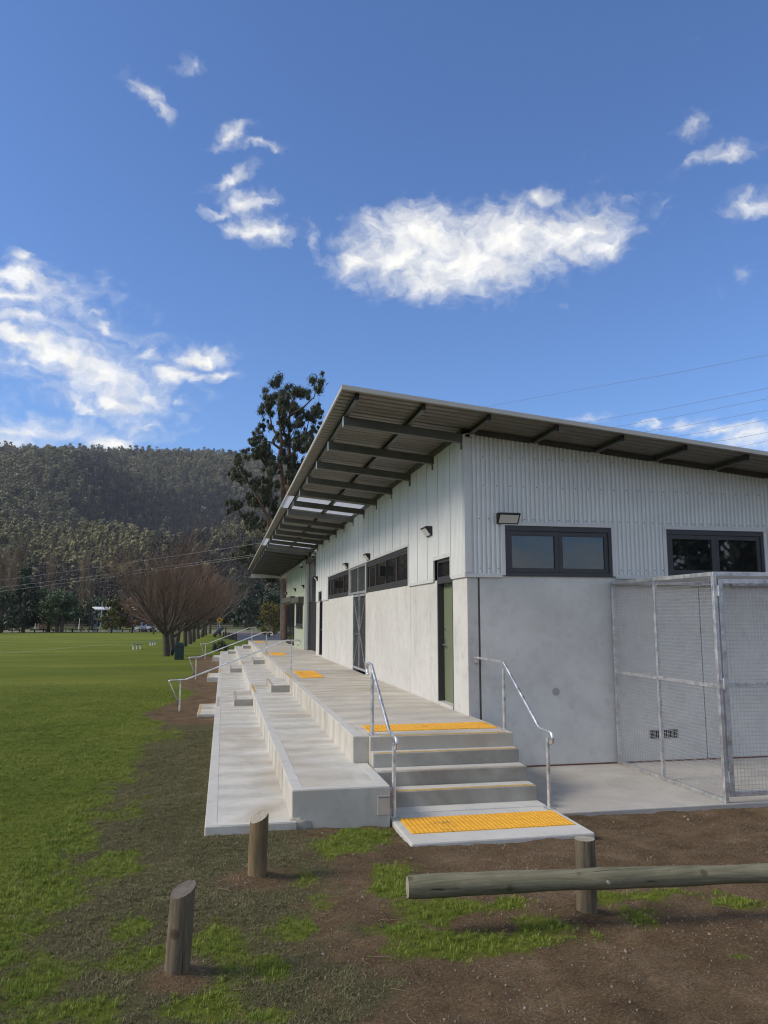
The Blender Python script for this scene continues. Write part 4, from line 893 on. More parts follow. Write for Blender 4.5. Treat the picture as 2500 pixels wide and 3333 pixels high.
# ---- galvanised handrails
def arc(c, r, a0, a1, n, plane):      # plane: function (u, w) -> point
    return [plane(c[0] + r * math.cos(a0 + (a1 - a0) * i / n), c[1] + r * math.sin(a0 + (a1 - a0) * i / n)) for i in range(n + 1)]
def smooth_path(pts, r=.05, n=5):
    out = [Vector(pts[0])]
    for i in range(1, len(pts) - 1):
        p, a, b = Vector(pts[i]), Vector(pts[i - 1]), Vector(pts[i + 1]); d = min(r, (a - p).length * .4, (b - p).length * .4)
        q0 = p + (a - p).normalized() * d; q1 = p + (b - p).normalized() * d
        for k_ in range(n + 1): t = k_ / n; out.append(q0 * (1 - t) ** 2 + p * 2 * t * (1 - t) + q1 * t * t)
    out.append(Vector(pts[-1])); return out
def rail_post(t, x, y, z0, z1, zr, plate=True):
    p = obj('post', MB().tube([(x, y, z0), (x, y, z1)], .0235, 14), M['galv_tube'], t)
    obj('stub', MB().tube([(x, y, z1), (x, y, zr)], .008, 8), M['galv_tube'], p)
    if plate: obj('base_plate', MB().box(x - .055, x + .055, y - .055, y + .055, z0, z0 + .010).tube([(x - .04, y - .04, z0 + .01), (x - .04, y - .04, z0 + .022)], .008, 6).tube([(x + .04, y - .04, z0 + .01), (x + .04, y - .04, z0 + .022)], .008, 6).tube([(x + .04, y + .04, z0 + .01), (x + .04, y + .04, z0 + .022)], .008, 6), M['galv'], p)
def stair_rail(xp, label, wall):
    t = empty('handrail', (xp, 8.74, .2), 0, label, 'handrail', 'galvanised handrails')
    yl, zl = 8.98, 1.085
    low = [(xp, 8.72, 1.075)] + arc((8.66, 1.015), .06, R(90), R(280), 10, lambda u, w: (xp, u, w))
    if wall: up = [(xp + .10, GY0 - .03, 1.775), (xp + .10, GY0 - .10, 1.785), (xp, 10.16, 1.80)]
    else: up = arc((10.36, 1.72), .07, R(-100), R(90), 10, lambda u, w: (xp, u, w)) + [(xp, 10.12, 1.79)]
    path = smooth_path(up + [(xp, yl, zl)] + low, .045)
    obj('rail', MB().tube(path, .0205, 14), M['galv_tube'], t, smooth=True)
    rail_post(t, xp, 8.745, .204, 1.0, 1.07)
    rail_post(t, xp, 10.17 if wall else 10.05, DECK, 1.70, 1.79)
    if wall: obj('wall_bracket', MB().box(xp + .06, xp + .14, GY0 - .025, GY0 - .002, 1.70, 1.80).tube([(xp + .10, GY0 - .03, 1.72), (xp + .10, GY0 - .07, 1.77)], .01, 8), M['galv'], t)
stair_rail(1.925, 'galvanised handrail on the left side of the near stairs', False)
stair_rail(3.775, 'galvanised handrail fixed to the wall on the right of the near stairs', True)
for (a, b), zg, lb in zip(FL, (0.0, -.13, -.21), ('nearest galvanised handrail crossing the terrace steps', 'middle galvanised handrail crossing the terrace steps', 'farthest galvanised handrail crossing the terrace steps')):
    y_ = (a + b) / 2 + (.25 if a < 40 else 1.0); y_ = {19.6: 21.05, 31.45: 33.05, 47.4: 49.9}[a]
    t = empty('handrail', (0, y_, zg), 0, lb, 'handrail', 'galvanised handrails')
    pl = lambda u, w: (u, y_, w)
    top = arc((1.99, 1.735), .065, R(90), R(-110), 10, pl)
    path = smooth_path([(-1.07, y_, zg + .16), (-1.345, y_, .79), (-.93, y_, .80), (1.68, y_, 1.80), (1.95, y_, 1.80)] + top, .05)
    obj('rail', MB().tube(path, .0205, 12), M['galv_tube'], t, smooth=True)
    rail_post(t, -1.05, y_, zg - .3, .70, .79, False); rail_post(t, 1.808, y_, DECK, 1.70, 1.79)

# ---- wire mesh cage against the gable
CX, CY0, CY1, CZ0, CZ1 = 6.20, 8.92, GY0 - .02, 0.105, 2.99
cage = empty('mesh_cage', (CX, CY0, CZ0), 0, 'galvanised wire mesh enclosure standing against the gable wall', 'cage')
def K(name, mb, mat, parent=None, **k): return obj(name, mb, mat, parent or cage, **k)
b5 = .05
for y_ in (CY0, 10.33, CY1 - b5): K('frame_post', MB().box(CX, CX + b5, y_, y_ + b5, CZ0, CZ1), M['galv'], bevel=.004)
for ya, yb in ((CY0 + b5, 10.33), (10.33 + b5, CY1 - b5)):
    for z_ in (CZ0, 1.51, CZ1 - b5): K('frame_rail', MB().box(CX + .001, CX + b5 - .001, ya, yb, z_, z_ + b5), M['galv'], bevel=.003)
    for za, zb in ((CZ0 + b5, 1.51), (1.51 + b5, CZ1 - b5)):
        m = MB()
        for z_ in np.arange(za + .02, zb, .05): m.tube([(CX + .02, ya, z_), (CX + .02, yb, z_)], .0021, 4, False)
        for y_ in np.arange(ya + .02, yb, .05): m.tube([(CX + .016, y_, za), (CX + .016, y_, zb)], .0021, 4, False)
        K('wire_mesh', m, M['wire'])
for x0, x1 in ((CX + b5, 8.35), (8.40, 10.6)):
    K('frame_rail', MB().box(x0, x1, CY0 + .001, CY0 + b5 - .001, CZ1 - b5, CZ1), M['galv'], bevel=.003); K('frame_rail', MB().box(x0, x1, CY1 - b5, CY1, CZ1 - b5, CZ1), M['galv'])
K('frame_post', MB().box(8.35, 8.40, CY0, CY0 + b5, CZ0, CZ1), M['galv'])
# roof mesh of the cage
m = MB()
for x_ in np.arange(CX + .07, 10.6, .05): m.tube([(x_, CY0 + b5, CZ1 + .006), (x_, CY1, CZ1 + .006)], .0021, 4, False)
for y_ in np.arange(CY0 + .08, CY1, .05): m.tube([(CX + b5, y_, CZ1 + .002), (10.6, y_, CZ1 + .002)], .0021, 4, False)
K('roof_mesh', m, M['wire'])
gx0, gx1, gz0, gz1 = CX + .075, 8.33, .18, 2.90
cg = K('gate', MB().box(gx0, gx0 + .06, CY0, CY0 + .045, gz0, gz1).box(gx1 - .06, gx1, CY0, CY0 + .045, gz0, gz1).box(gx0 + .06, gx1 - .06, CY0, CY0 + .045, gz0, gz0 + .06).box(gx0 + .06, gx1 - .06, CY0, CY0 + .045, gz1 - .06, gz1).box(gx0 + .06, gx1 - .06, CY0 + .002, CY0 + .043, 1.53, 1.58), M['galv'], bevel=.004)
m = MB()
for z_ in np.arange(gz0 + .08, gz1 - .05, .05): m.tube([(gx0 + .05, CY0 + .03, z_), (gx1 - .05, CY0 + .03, z_)], .0021, 4, False)
for x_ in np.arange(gx0 + .08, gx1 - .05, .05): m.tube([(x_, CY0 + .026, gz0 + .05), (x_, CY0 + .026, gz1 - .05)], .0021, 4, False)
obj('wire_mesh', m, M['wire'], cg)
for z_ in (.36, 1.50, 2.68): obj('hinge', MB().box(CX + .03, CX + .11, CY0 - .010, CY0 - .002, z_, z_ + .13).tube([(CX + .062, CY0 - .014, z_ - .005), (CX + .062, CY0 - .014, z_ + .135)], .011, 8), M['galv'], cg)
vent = empty('wall_vent', (7.05, GY0, .48), 0, 'small dark louvred vent low on the gable wall inside the cage', 'vent')
obj('vent_frame', MB().box(6.80, 7.30, GY0 - .012, GY0 + .003, .47, .48).box(6.80, 7.30, GY0 - .012, GY0 + .003, .59, .60).box(6.80, 6.812, GY0 - .012, GY0 + .003, .48, .59).box(7.288, 7.30, GY0 - .012, GY0 + .003, .48, .59), M['steel'], vent)
for i in range(6): obj('louvre', MB().box(6.815 + i * .079, 6.815 + i * .079 + .062, GY0 - .008, GY0 + .002, .482, .588), M['void'], vent)

# ---- timber bollards and the log barrier
def bollard(name, x, y, r, h0, h1, mat, label, lean=(0, 0), n=22, group=None):
    """round treated-pine post; the sawn top slopes from h0 on the left to h1 on the right"""
    z0 = float(g_base(np.array([x]), np.array([y]))[0]); ring = []; mb = MB(); lv = 9
    v = []; f = []
    for i in range(lv):
        t = i / (lv - 1)
        for k_ in range(n):
            a = 2 * math.pi * k_ / n; rr = r * (1 + .075 * (mnoise.noise(Vector((math.cos(a) * 1.6, math.sin(a) * 1.6, t * 2.0 + x * 3))))) * (1.02 - .03 * t)
            px = rr * math.cos(a); top = h0 + (h1 - h0) * (px / r + 1) / 2 + .022 * rr * math.sin(a) / r + .004 * mnoise.noise(Vector((px * 60, a * 3, 1)))
            z_ = -.25 + (top + .25) * t
            v.append((x + px + lean[0] * z_, y + rr * math.sin(a) + lean[1] * z_, z0 + z_))
    for i in range(lv - 1):
        for k_ in range(n): f.append((i * n + k_, i * n + (k_ + 1) % n, (i + 1) * n + (k_ + 1) % n, (i + 1) * n + k_))
    t = empty(name, (x, y, z0), 0, label, 'bollard', group)
    obj('shaft', MB().add(v, f), mat, t, smooth=True)
    cap = [v[(lv - 1) * n + k_] for k_ in range(n)]
    obj('sawn_top', MB().add([(a, b, c + .0005) for a, b, c in cap], [tuple(range(n))]), M['endgrain'] if mat is not M['post_a'] else plain('weathered_end', (.115, .095, .08), .9, 0, .3, 30), t); return t
bollard('timber_bollard', -.217, 5.20, .076, .475, .535, M['post_a'], 'weathered grey timber bollard with a slanted top, nearest the camera', (.04, 0))
bollard('timber_bollard', .34, 6.96, .079, .475, .55, M['post_b'], 'tan timber bollard with a slanted top in front of the terrace corner', (.02, 0))
lb_ = empty('log_barrier', (2.68, 5.58, .2), 0, 'low log barrier rail bolted across a round timber post', 'barrier')
zc_ = float(g_base(np.array([2.68]), np.array([5.6]))[0])
mb = MB(); n = 22; v = []; f = []
for i in range(9):
    t = i / 8
    for k_ in range(n):
        a = 2 * math.pi * k_ / n; rr = .0755 * (1 + .06 * mnoise.noise(Vector((math.cos(a), math.sin(a), t * 2))))
        v.append((2.685 + rr * math.cos(a), 5.59 + rr * math.sin(a), zc_ - .25 + (.80) * t))
for i in range(8):
    for k_ in range(n): f.append((i * n + k_, i * n + (k_ + 1) % n, (i + 1) * n + (k_ + 1) % n, (i + 1) * n + k_))
p_ = obj('post', MB().add(v, f), M['post_a'], lb_, smooth=True)
obj('sawn_top', MB().add([v[8 * n + k_] for k_ in range(n)], [tuple(range(n))]), M['endgrain'], p_)
A_, B_ = Vector((1.305, 5.50, .545)), Vector((6.4, 5.10, .535)); pts = []; rad = []
for i in range(40):
    t = i / 39; q = A_.lerp(B_, t); q.z += .006 * math.sin(t * 9) ; pts.append(q); rad.append(.072 + .003 * math.sin(t * 23) + .0035 * math.sin(t * 7.1 + 1) + .0025 * math.sin(t * 51) - .004 * t)
lg = obj('log', MB().tube(pts, rad, 24, False), M['log'], lb_, smooth=True)
d_ = (B_ - A_).normalized(); u_ = d_.cross(Vector((0, 0, 1))).normalized(); w_ = u_.cross(d_)
obj('sawn_end', MB().add([A_ - d_ * .0005 + (u_ * math.cos(2 * math.pi * k_ / 24) + w_ * math.sin(2 * math.pi * k_ / 24)) * .070 for k_ in range(24)], [tuple(range(24))[::-1]]), M['endgrain'], lg)
yb = A_.lerp(B_, (2.72 - A_.x) / (B_.x - A_.x)).y
obj('bolt', MB().tube([(2.72, yb - .07, .545), (2.72, yb - .088, .545)], .012, 10), M['galv'], lg)

# ================================================================ THINGS ON AND AROUND THE FIELD
def gz(x, y): return float(ground_z(np.array([float(x)]), np.array([float(y)]))[0])
# bin
bx, by = -2.62, 50.2; t = empty('rubbish_bin', (bx, by, gz(bx, by)), 0, 'dark green bin enclosure with a rounded lid beside the first bare tree', 'bin')
w_, h_ = .27, .95
prof = [(-w_, 0), (w_, 0), (w_, h_ - .05)] + [(w_ * math.cos(a), h_ - .05 + .15 * math.sin(a)) for a in [R(20 * q) for q in range(1, 9)]] + [(-w_, h_ - .05)]
obj('shell', MB().prism(prof, 1, -.3, .3), M['bin'], t, local=True)
obj('door_panel', MB().box(-.22, .22, -.315, -.303, .05, .50).box(-.22, .22, -.315, -.303, .53, .62), plain('bin_panel', (.006, .03, .027), .4), t, local=True)
obj('chute', MB().box(-.2, .2, -.312, -.304, .68, .86), M['black'], t, local=True)
# benches on the field: slab seat on white posts
def bench(x, y, rz, label):
    t = empty('bench', (x, y, gz(x, y)), rz, label, 'bench', 'white-legged benches on the field')
    obj('seat', MB().box(-.75, .75, -.14, .14, .40, .45), plain('grey_plank', (.22, .25, .20), .7), t, local=True, bevel=.01)
    for q in (-.5, 0, .5): obj('leg', MB().box(q - .045, q + .045, -.05, .05, -.1, .40), M['diffuser'], t, local=True)
bench(-6.95, 67.5, R(62), 'grey bench on three white legs, nearer of two on the field')
bench(-6.5, 77.0, R(68), 'grey bench on three white legs, farther of two on the field')
# bag behind the tree
t = empty('sports_bag', (-3.40, 56.1, gz(-3.4, 56.1)), 0, 'dark blue upright bag leaning behind the first bare tree', 'bag')
v, f = ico(3); vv = v * np.array([.14, .16, .30]) * (1 + .10 * (np.abs(v[:, [2]]) > .8)) + np.array([0, 0, .29]); obj('body', np_mesh('body', vv, f, True), M['bagblue'], t, local=True)
obj('handle', MB().tube(arc((0, .60), .07, 0, math.pi, 8, lambda u, w: (u, 0, w)), .025, 8), M['bagblue'], t, local=True)
obj('pocket', MB().box(-.09, .09, -.19, -.12, .12, .34), M['bagblue'], t, local=True, bevel=.02)
# cars
def car(x, y, rz, label):
    t = empty('parked_car', (x, y, gz(x, y)), rz, label, 'car', 'white cars parked across the field')
    # local: front faces -y
    sec = lambda y_, w, z0, z1: [(-w, y_, z0), (w, y_, z0), (w, y_, z1), (-w, y_, z1)]
    def loft(rows):
        v = []; f = []
        for r_ in rows: v += r_
        for i in range(len(rows) - 1):
            for k_ in range(4): f.append((4 * i + k_, 4 * i + (k_ + 1) % 4, 4 * i + 4 + (k_ + 1) % 4, 4 * i + 4 + k_))
        f += [(0, 1, 2, 3)[::-1], tuple(4 * (len(rows) - 1) + k_ for k_ in range(4))]; return MB().add(v, f)
    obj('body', loft([sec(-2.3, .78, .35, .72), sec(-2.15, .9, .28, .98), sec(-1.1, .93, .25, 1.08), sec(.2, .93, .25, 1.1), sec(2.0, .92, .27, 1.1), sec(2.3, .86, .35, 1.0)]), M['carwhite'], t, local=True, bevel=.06)
    cab = MB().hexa([(-.84, -1.15, 1.07), (.84, -1.15, 1.07), (.84, 2.1, 1.09), (-.84, 2.1, 1.09)], [(-.66, -.35, 1.66), (.66, -.35, 1.66), (.68, 1.6, 1.68), (-.68, 1.6, 1.68)])
    cb = obj('cabin', cab, M['carwhite'], t, local=True, bevel=.05)
    obj('windscreen', MB().hexa([(-.76, -1.12, 1.12), (.76, -1.12, 1.12), (.76, -1.08, 1.12), (-.76, -1.08, 1.12)], [(-.61, -.48, 1.60), (.61, -.48, 1.60), (.61, -.44, 1.60), (-.61, -.44, 1.60)]), M['glass'], cb, local=True)
    for s_ in (-1, 1):
        obj('side_window', MB().hexa([(s_ * .842, -.9, 1.14), (s_ * .842, 1.8, 1.14), (s_ * .80, 1.8, 1.14), (s_ * .80, -.9, 1.14)][::s_], [(s_ * .72, -.35, 1.58), (s_ * .72, 1.45, 1.58), (s_ * .68, 1.45, 1.58), (s_ * .68, -.35, 1.58)][::s_]), M['glass'], cb, local=True)
        obj('headlight', MB().hexa([(s_ * .70 - .13, -2.24, .74), (s_ * .70 + .13, -2.16, .74), (s_ * .70 + .13, -2.05, .74), (s_ * .70 - .13, -2.05, .74)], [(s_ * .70 - .13, -2.22, .88), (s_ * .70 + .13, -2.15, .88), (s_ * .70 + .13, -2.05, .88), (s_ * .70 - .13, -2.05, .88)]), M['glass'], t, local=True)
        for yy in (-1.45, 1.4):
            wh = obj('wheel', MB().tube([(s_ * .72, yy, .34), (s_ * .95, yy, .34)], .34, 20), M['rubber'], t, local=True)
            obj('rim', MB().tube([(s_ * .94, yy, .34), (s_ * .958, yy, .34)], .21, 14), M['chrome'], wh, local=True)
    obj('grille', MB().box(-.48, .48, -2.31, -2.24, .52, .70), M['black'], t, local=True)
    return t
car(-13.6, 152.4, R(18), 'white car facing the field, nearer of the two parked cars')
car(-15.0, 154.6, R(40), 'white car half hidden behind the other parked car')
# picnic shelter on slanting blue legs
sx, sy = -20.3, 152.0; sz = gz(sx, sy)
t = empty('picnic_shelter', (sx, sy, sz), 0, 'open shelter with a thin white roof on slanting blue legs', 'shelter')
obj('roof', MB().hexa([(-2.6, -2.2, 4.02), (4.6, -2.2, 4.02), (4.6, 2.4, 4.50), (-4.0, 2.4, 4.50)], [(-2.6, -2.2, 4.18), (4.6, -2.2, 4.18), (4.6, 2.4, 4.66), (-4.0, 2.4, 4.66)]), M['white'], t, local=True)
for q in (-2.9, .9, 3.8):
    obj('leg', MB().tube([(q, -.3, .2), (q - .45, -1.6, 4.06)], .07, 8), M['blue'], t, local=True); obj('leg', MB().tube([(q + .05, 0, .2), (q + .75, .9, 4.3)], .085, 8), M['blue'], t, local=True)
    obj('leg', MB().tube([(q + .02, .1, .2), (q + .5, 1.7, 4.25)], .06, 8), M['blue'], t, local=True)
    obj('tie', MB().tube([(q - .27, -.9, 2.5), (q + .40, .45, 2.5)], .035, 6), M['white'], t, local=True)
    obj('footing', MB().box(q - .35, q + .45, -.5, .5, -.3, .22), M['edge'], t, local=True)
# goal posts
for gx_, gy_, h_, lb in ((-36.5, 165, 2.5, 'white padded goal post between two dark trees, left of the round tree'), (-28.3, 165, 2.5, 'slim white goal post right of the round dark trees'), (-40.4, 165, 1.9, 'short white goal post near the left edge of the picture')):
    t = empty('goal_post', (gx_, gy_, gz(gx_, gy_)), 0, lb, 'goal post', 'white goal posts')
    obj('pole', MB().tube([(0, 0, 0), (.06, 0, h_)], .055, 8), M['white'], t, local=True); obj('padding', MB().tube([(0, 0, .05), (.03, 0, 1.3)], .09, 10), M['white'], t, local=True)
# power pole behind the shelter
t = empty('power_pole', (-24.2, 165, gz(-24.2, 165)), 0, 'grey power pole with a short crossarm behind the shelter', 'pole')
obj('pole', MB().tube([(0, 0, 0), (.15, 0, 5.8)], [.16, .12], 10), plain('pole_timber', (.25, .26, .25), .8), t, local=True); obj('crossarm', MB().box(-.5, .8, -.06, .06, 5.1, 5.25), M['darktimber'], t, local=True)
for q in (-.4, .1, .7): obj('insulator', MB().tube([(q, 0, 5.25), (q, 0, 5.4)], .05, 6), M['white'], t, local=True)
# log rails along the far edge
def log_rail(x0, x1, y0, label, np_=3, z=.42):
    t = empty('log_rail', (x0, y0, gz(x0, y0)), 0, label, 'log rail', 'low log rails along the far edge of the field')
    obj('rail', MB().tube([(0, 0, z), ((x1 - x0) / 2, 0, z + .03), (x1 - x0, .1, z)], .10, 8), M['darktimber'], t, local=True)
    for i in range(np_): q = (x1 - x0) * (i + .5) / np_; obj('post', MB().tube([(q, .12, -.2), (q, .12, .62)], .09, 8), M['darktimber'], t, local=True)
LR = [(-37, -34.6, 147.5, 2), (-33.9, -30.9, 149.5, 2), (-30.4, -28.0, 148.5, 2), (-27.2, -24.4, 148.5, 2), (-24.2, -22.0, 149, 3), (-18.5, -16.0, 148, 2), (-15.5, -12.3, 148.2, 3), (-11.8, -9.6, 148.2, 2)]
for i, (a, b, y_, n_) in enumerate(LR): log_rail(a, b, y_, ('leftmost low log rail at the far edge of the field', 'low log rail under the round dark tree', 'low log rail right of the round dark tree', 'low log rail just left of the picnic table', 'low log rail in front of the shelter legs', 'low log rail under the olive tree', 'low log rail in front of the parked cars', 'low log rail right of the parked cars')[i], n_)
t = empty('picnic_table', (-26.9, 147.2, gz(-26.9, 147.2)), R(10), 'small green picnic table left of the shelter', 'table')
obj('top', MB().box(-.8, .8, -.35, .35, .70, .76), M['bin'], t, local=True)
for s_ in (-1, 1): obj('seat', MB().box(-.8, .8, s_ * .62 - .13, s_ * .62 + .13, .42, .47), M['bin'], t, local=True)
for q in (-.5, .5): obj('leg', MB().box(q - .05, q + .05, -.7, .7, .38, .43).box(q - .06, q + .06, -.06, .06, -.1, .70), M['darktimber'], t, local=True)
# pale rail fence far behind
for (a, b, y_, lb) in ((-62, -24, 198, 'long pale rail fence behind the trees on the left'), (-3, 9, 172, 'pale rail fence on the rough grass beyond the road')):
    t = empty('rail_fence', (a, y_, gz(a, y_)), 0, lb, 'fence'); L_ = b - a
    for z_ in (.95, .5): obj('rail', MB().box(0, L_, -.03, .03, z_, z_ + .06), plain('pale_rail', (.38, .38, .37), .7), t, local=True)
    for i in range(int(L_ / 2.4) + 1): obj('post', MB().box(i * 2.4 - .05, i * 2.4 + .05, .032, .12, -.2, 1.05), plain('pale_rail', (.38, .38, .37), .7), t, local=True)
# short bollards along the road edge
BP = [(0.05, 100.6), (.25, 99.6), (.42, 98.6), (.62, 97.6), (.78, 96.5), (.95, 95.2), (1.1, 93.8), (1.22, 92.6), (1.36, 91.4), (1.5, 90.2)]
for i, (x_, y_) in enumerate(BP):
    t = empty('road_bollard', (x_, y_, gz(x_, y_)), 0, 'short dark timber bollard along the road edge, ' + ('farthest of the row', 'second farthest of the row', 'third farthest of the row', 'fourth farthest of the row', 'fifth farthest of the row', 'fifth nearest of the row', 'fourth nearest of the row', 'third nearest of the row', 'second nearest of the row', 'nearest of the row')[i], 'bollard', 'short bollards along the road edge')
    obj('shaft', MB().tube([(0, 0, -.3), (.01, 0, .70 + .1 * rnd.random())], .085, 9), M['darktimber'], t, local=True)
    obj('cap', MB().tube([(.01, 0, .70), (.01, 0, .82)], [.086, .05], 9), M['darktimber'], t, local=True)
t = empty('timber_post', (.45, 133, gz(.45, 133)), 0, 'single dark post standing beyond the road', 'post'); obj('shaft', MB().tube([(0, 0, -.2), (0, 0, 1.0)], .11, 8), M['darktimber'], t, local=True); obj('cap', MB().tube([(0, 0, 1.0), (0, 0, 1.1)], [.12, .06], 8), M['darktimber'], t, local=True)
t = empty('log_pile', (-.5, 112, gz(-.5, 112)), 0, 'fallen log resting on short stumps beside the road', 'log')
obj('trunk', MB().tube([(-.55, -7, .35), (-.1, 0, .75), (.5, 14, 1.0)], [.22, .28, .2], 10), M['darktimber'], t, local=True); obj('stump', MB().tube([(-.5, -5, -.2), (-.5, -5, .5)], .15, 8).tube([(.1, 3, -.2), (.1, 3, .7)], .15, 8), M['darktimber'], t, local=True)
# signs
t = empty('warning_sign', (-.55, 122.5, gz(-.55, 122.5)), 0, 'yellow diamond warning sign on a pole by the avenue', 'sign')
obj('pole', MB().tube([(0, 0, 0), (0, 0, 2.3)], .035, 8), M['galv'], t, local=True)
obj('plate', MB().prism([(0, 1.75), (.52, 2.27), (0, 2.79), (-.52, 2.27)], 1, -.05, -.03), M['sign_yellow'], t, local=True)
obj('symbol', MB().prism([(-.22, 2.18), (.22, 2.18), (.22, 2.30), (.08, 2.30), (0, 2.42), (-.08, 2.30), (-.22, 2.30)], 1, -.058, -.051), M['black'], t, local=True)
t = empty('notice_board', (4.55, 172.6, gz(4.55, 172.6)), 0, 'small white notice board on two legs beyond the road', 'sign')
for q in (-.3, .3): obj('leg', MB().box(q - .03, q + .03, -.03, .03, 0, 2.1), M['darktimber'], t, local=True)
obj('panel', MB().box(-.36, .36, -.06, -.035, 1.45, 2.0), M['white'], t, local=True)
for i, (a, b, r_, mt, lb) in enumerate([((-33, 101.2, 5.9), (8, 32.5, 6.5), .007, 'wirecable_pale', 'highest of three pale cables in front of the avenue'), ((-33, 101.2, 5.25), (8, 32.5, 5.95), .007, 'wirecable_pale', 'middle of three pale cables in front of the avenue'), ((-33, 101.2, 4.8), (8, 32.5, 5.85), .007, 'wirecable_pale', 'lowest of three pale cables in front of the avenue')]):
    a = Vector((-21.6, 82, (6.1, 5.4, 5.0)[i])); b = Vector((1.1, 44, (6.3, 5.7, 5.6)[i])); d = b - a; a2 = a - d * .9; b2 = b + d * .14
    pts = [a2.lerp(b2, q / 24) for q in range(25)]
    for q, p_ in enumerate(pts): s_ = q / 24; p_.z -= .25 * 4 * s_ * (1 - s_) - .22
    tag(obj('power_line', MB().tube(pts, r_, 5, False), M[mt]), lb, 'cable', 'cables in front of the avenue')
WR = [((130.8, 260, 88), (162.6, 200, 82.9)), ((130.3, 260, 74.8), (161.8, 200, 72.2)), ((138.3, 260, 72.9), (161.5, 200, 68.9)), ((151.1, 260, 71.7), (161.2, 200, 65.3)), ((163.1, 260, 70.4), (161.0, 200, 62.3)), ((177.2, 260, 69), (160.7, 200, 58.3)), ((189.2, 260, 67.7), (160.5, 200, 55.7))]
for i, (a, b) in enumerate(WR):
    a, b = Vector(a), Vector(b); d = b - a
    tag(obj('power_line', MB().tube([a - d * .8, a, a.lerp(b, .5) - Vector((0, 0, .4)), b, b + d * .8], .045, 4, False), M['wirecable']), ('topmost', 'second from the top', 'third from the top', 'fourth from the top', 'fifth from the top', 'sixth from the top', 'lowest')[i] + ' thin power line above the roof at the right', 'cable', 'power lines above the roof')

GUM = [(4.1, 21.6, 0.79), (5.6, 22.0, 0.76), (7.1, 21.2, 0.76), (7.7, 20.6, 0.45), (3.6, 20.5, 0.79), (3.2, 19.6, 0.57), (3.1, 18.9, 0.39), (4.5, 19.9, 0.71), (5.7, 19.8, 0.76), (6.8, 19.7, 0.67), (7.2, 19.3, 0.49), (5.3, 20.9, 0.58), (4.3, 18.5, 0.66), (5.6, 18.4, 0.71), (7.1, 18.5, 0.49), (7.4, 18.0, 0.27), (2.6, 17.9, 0.52), (2.2, 17.3, 0.39), (2.5, 16.3, 0.56), (3.1, 16.7, 0.56), (3.8, 17.1, 0.39), (5.0, 17.5, 0.66), (5.9, 17.2, 0.75), (6.6, 17.0, 0.53), (5.2, 16.4, 0.75), (2.3, 15.7, 0.47), (3.0, 15.6, 0.61), (3.9, 15.8, 0.44), (6.1, 16.1, 0.71), (6.3, 15.2, 0.53), (5.4, 15.5, 0.62), (1.4, 15.6, 0.6), (0.9, 14.9, 0.51), (0.6, 14.0, 0.47), (1.3, 13.9, 0.47), (2.0, 14.1, 0.51), (3.7, 14.2, 0.65), (4.1, 13.6, 0.39), (3.2, 13.7, 0.47), (2.4, 13.3, 0.56), (2.5, 12.5, 0.64), (3.3, 12.9, 0.65), (3.1, 11.9, 0.56), (3.9, 12.0, 0.47), (5.0, 13.4, 0.48), (5.1, 14.3, 0.39), (5.5, 14.1, 0.39), (2.2, 11.8, 0.3), (1.1, 12.0, 0.38), (0.4, 11.4, 0.34), (0.7, 11.6, 0.3), (0.2, 11.1, 0.17), (1.7, 10.5, 0.38), (2.3, 10.5, 0.47), (2.0, 9.8, 0.38), (2.9, 9.9, 0.38), (4.1, 11.2, 0.47), (1.6, 7.5, 0.52), (2.1, 7.9, 0.52), (1.3, 7.1, 0.38), (2.0, 6.9, 0.46), (2.5, 7.3, 0.42), (2.7, 5.7, 0.34), (3.4, 5.8, 0.34), (3.9, 5.7, 0.34)]

# ================================================================ TREES AND SHRUBS
def leaf_crown(name, clumps, nper, size, mat, seed=1, droop=0.0, shell=0.55, flat=1.0, aspect=0.45, gauss=False):
    """leaf-sized quads spread through a set of clumps (x, y, z, r); leaves face roughly outwards, outline uneven"""
    rng = np.random.default_rng(seed); C = []; Nn = []; Z = []
    for (x, y, z, r) in clumps:
        n = max(20, int(nper * (r ** 1.6)))
        d = rng.normal(size=(n, 3)); d /= np.linalg.norm(d, axis=1)[:, None]
        rad = r * np.minimum(np.abs(rng.normal(size=(n, 1))) * .56, 1.5) if gauss else r * (shell + (1.12 - shell) * rng.random((n, 1)) ** 0.7) * (0.8 + 0.4 * rng.random((n, 1)))
        lump = 1 + 0.28 * np.sin(d[:, [0]] * 5 + x) * np.cos(d[:, [1]] * 4 + y + d[:, [2]] * 3)
        p = d * rad * lump * np.array([1, 1, flat]); C.append(p + np.array([x, y, z])); Nn.append(d)
    C = np.concatenate(C); Nn = np.concatenate(Nn); n = len(C)
    nor = Nn + rng.normal(size=(n, 3)) * 0.55; nor /= np.linalg.norm(nor, axis=1)[:, None]
    up = np.tile(np.array([[0, 0, 1.0]]), (n, 1)) + rng.normal(size=(n, 3)) * (0.9 if droop == 0 else 0.35)
    u = up - nor * (up * nor).sum(1)[:, None]; u /= np.maximum(np.linalg.norm(u, axis=1), 1e-6)[:, None]; w = np.cross(nor, u)
    s = size * (0.6 + 0.8 * rng.random((n, 1))); a = u * s; b = w * s * aspect
    V = np.stack([C - a, C + b * 1.0 - a * .1, C + a, C - b * 1.0 - a * .1], 1).reshape(-1, 3)
    F = np.arange(4 * n).reshape(-1, 4); me = np_mesh(name, V, F); me.materials.append(mat); return me
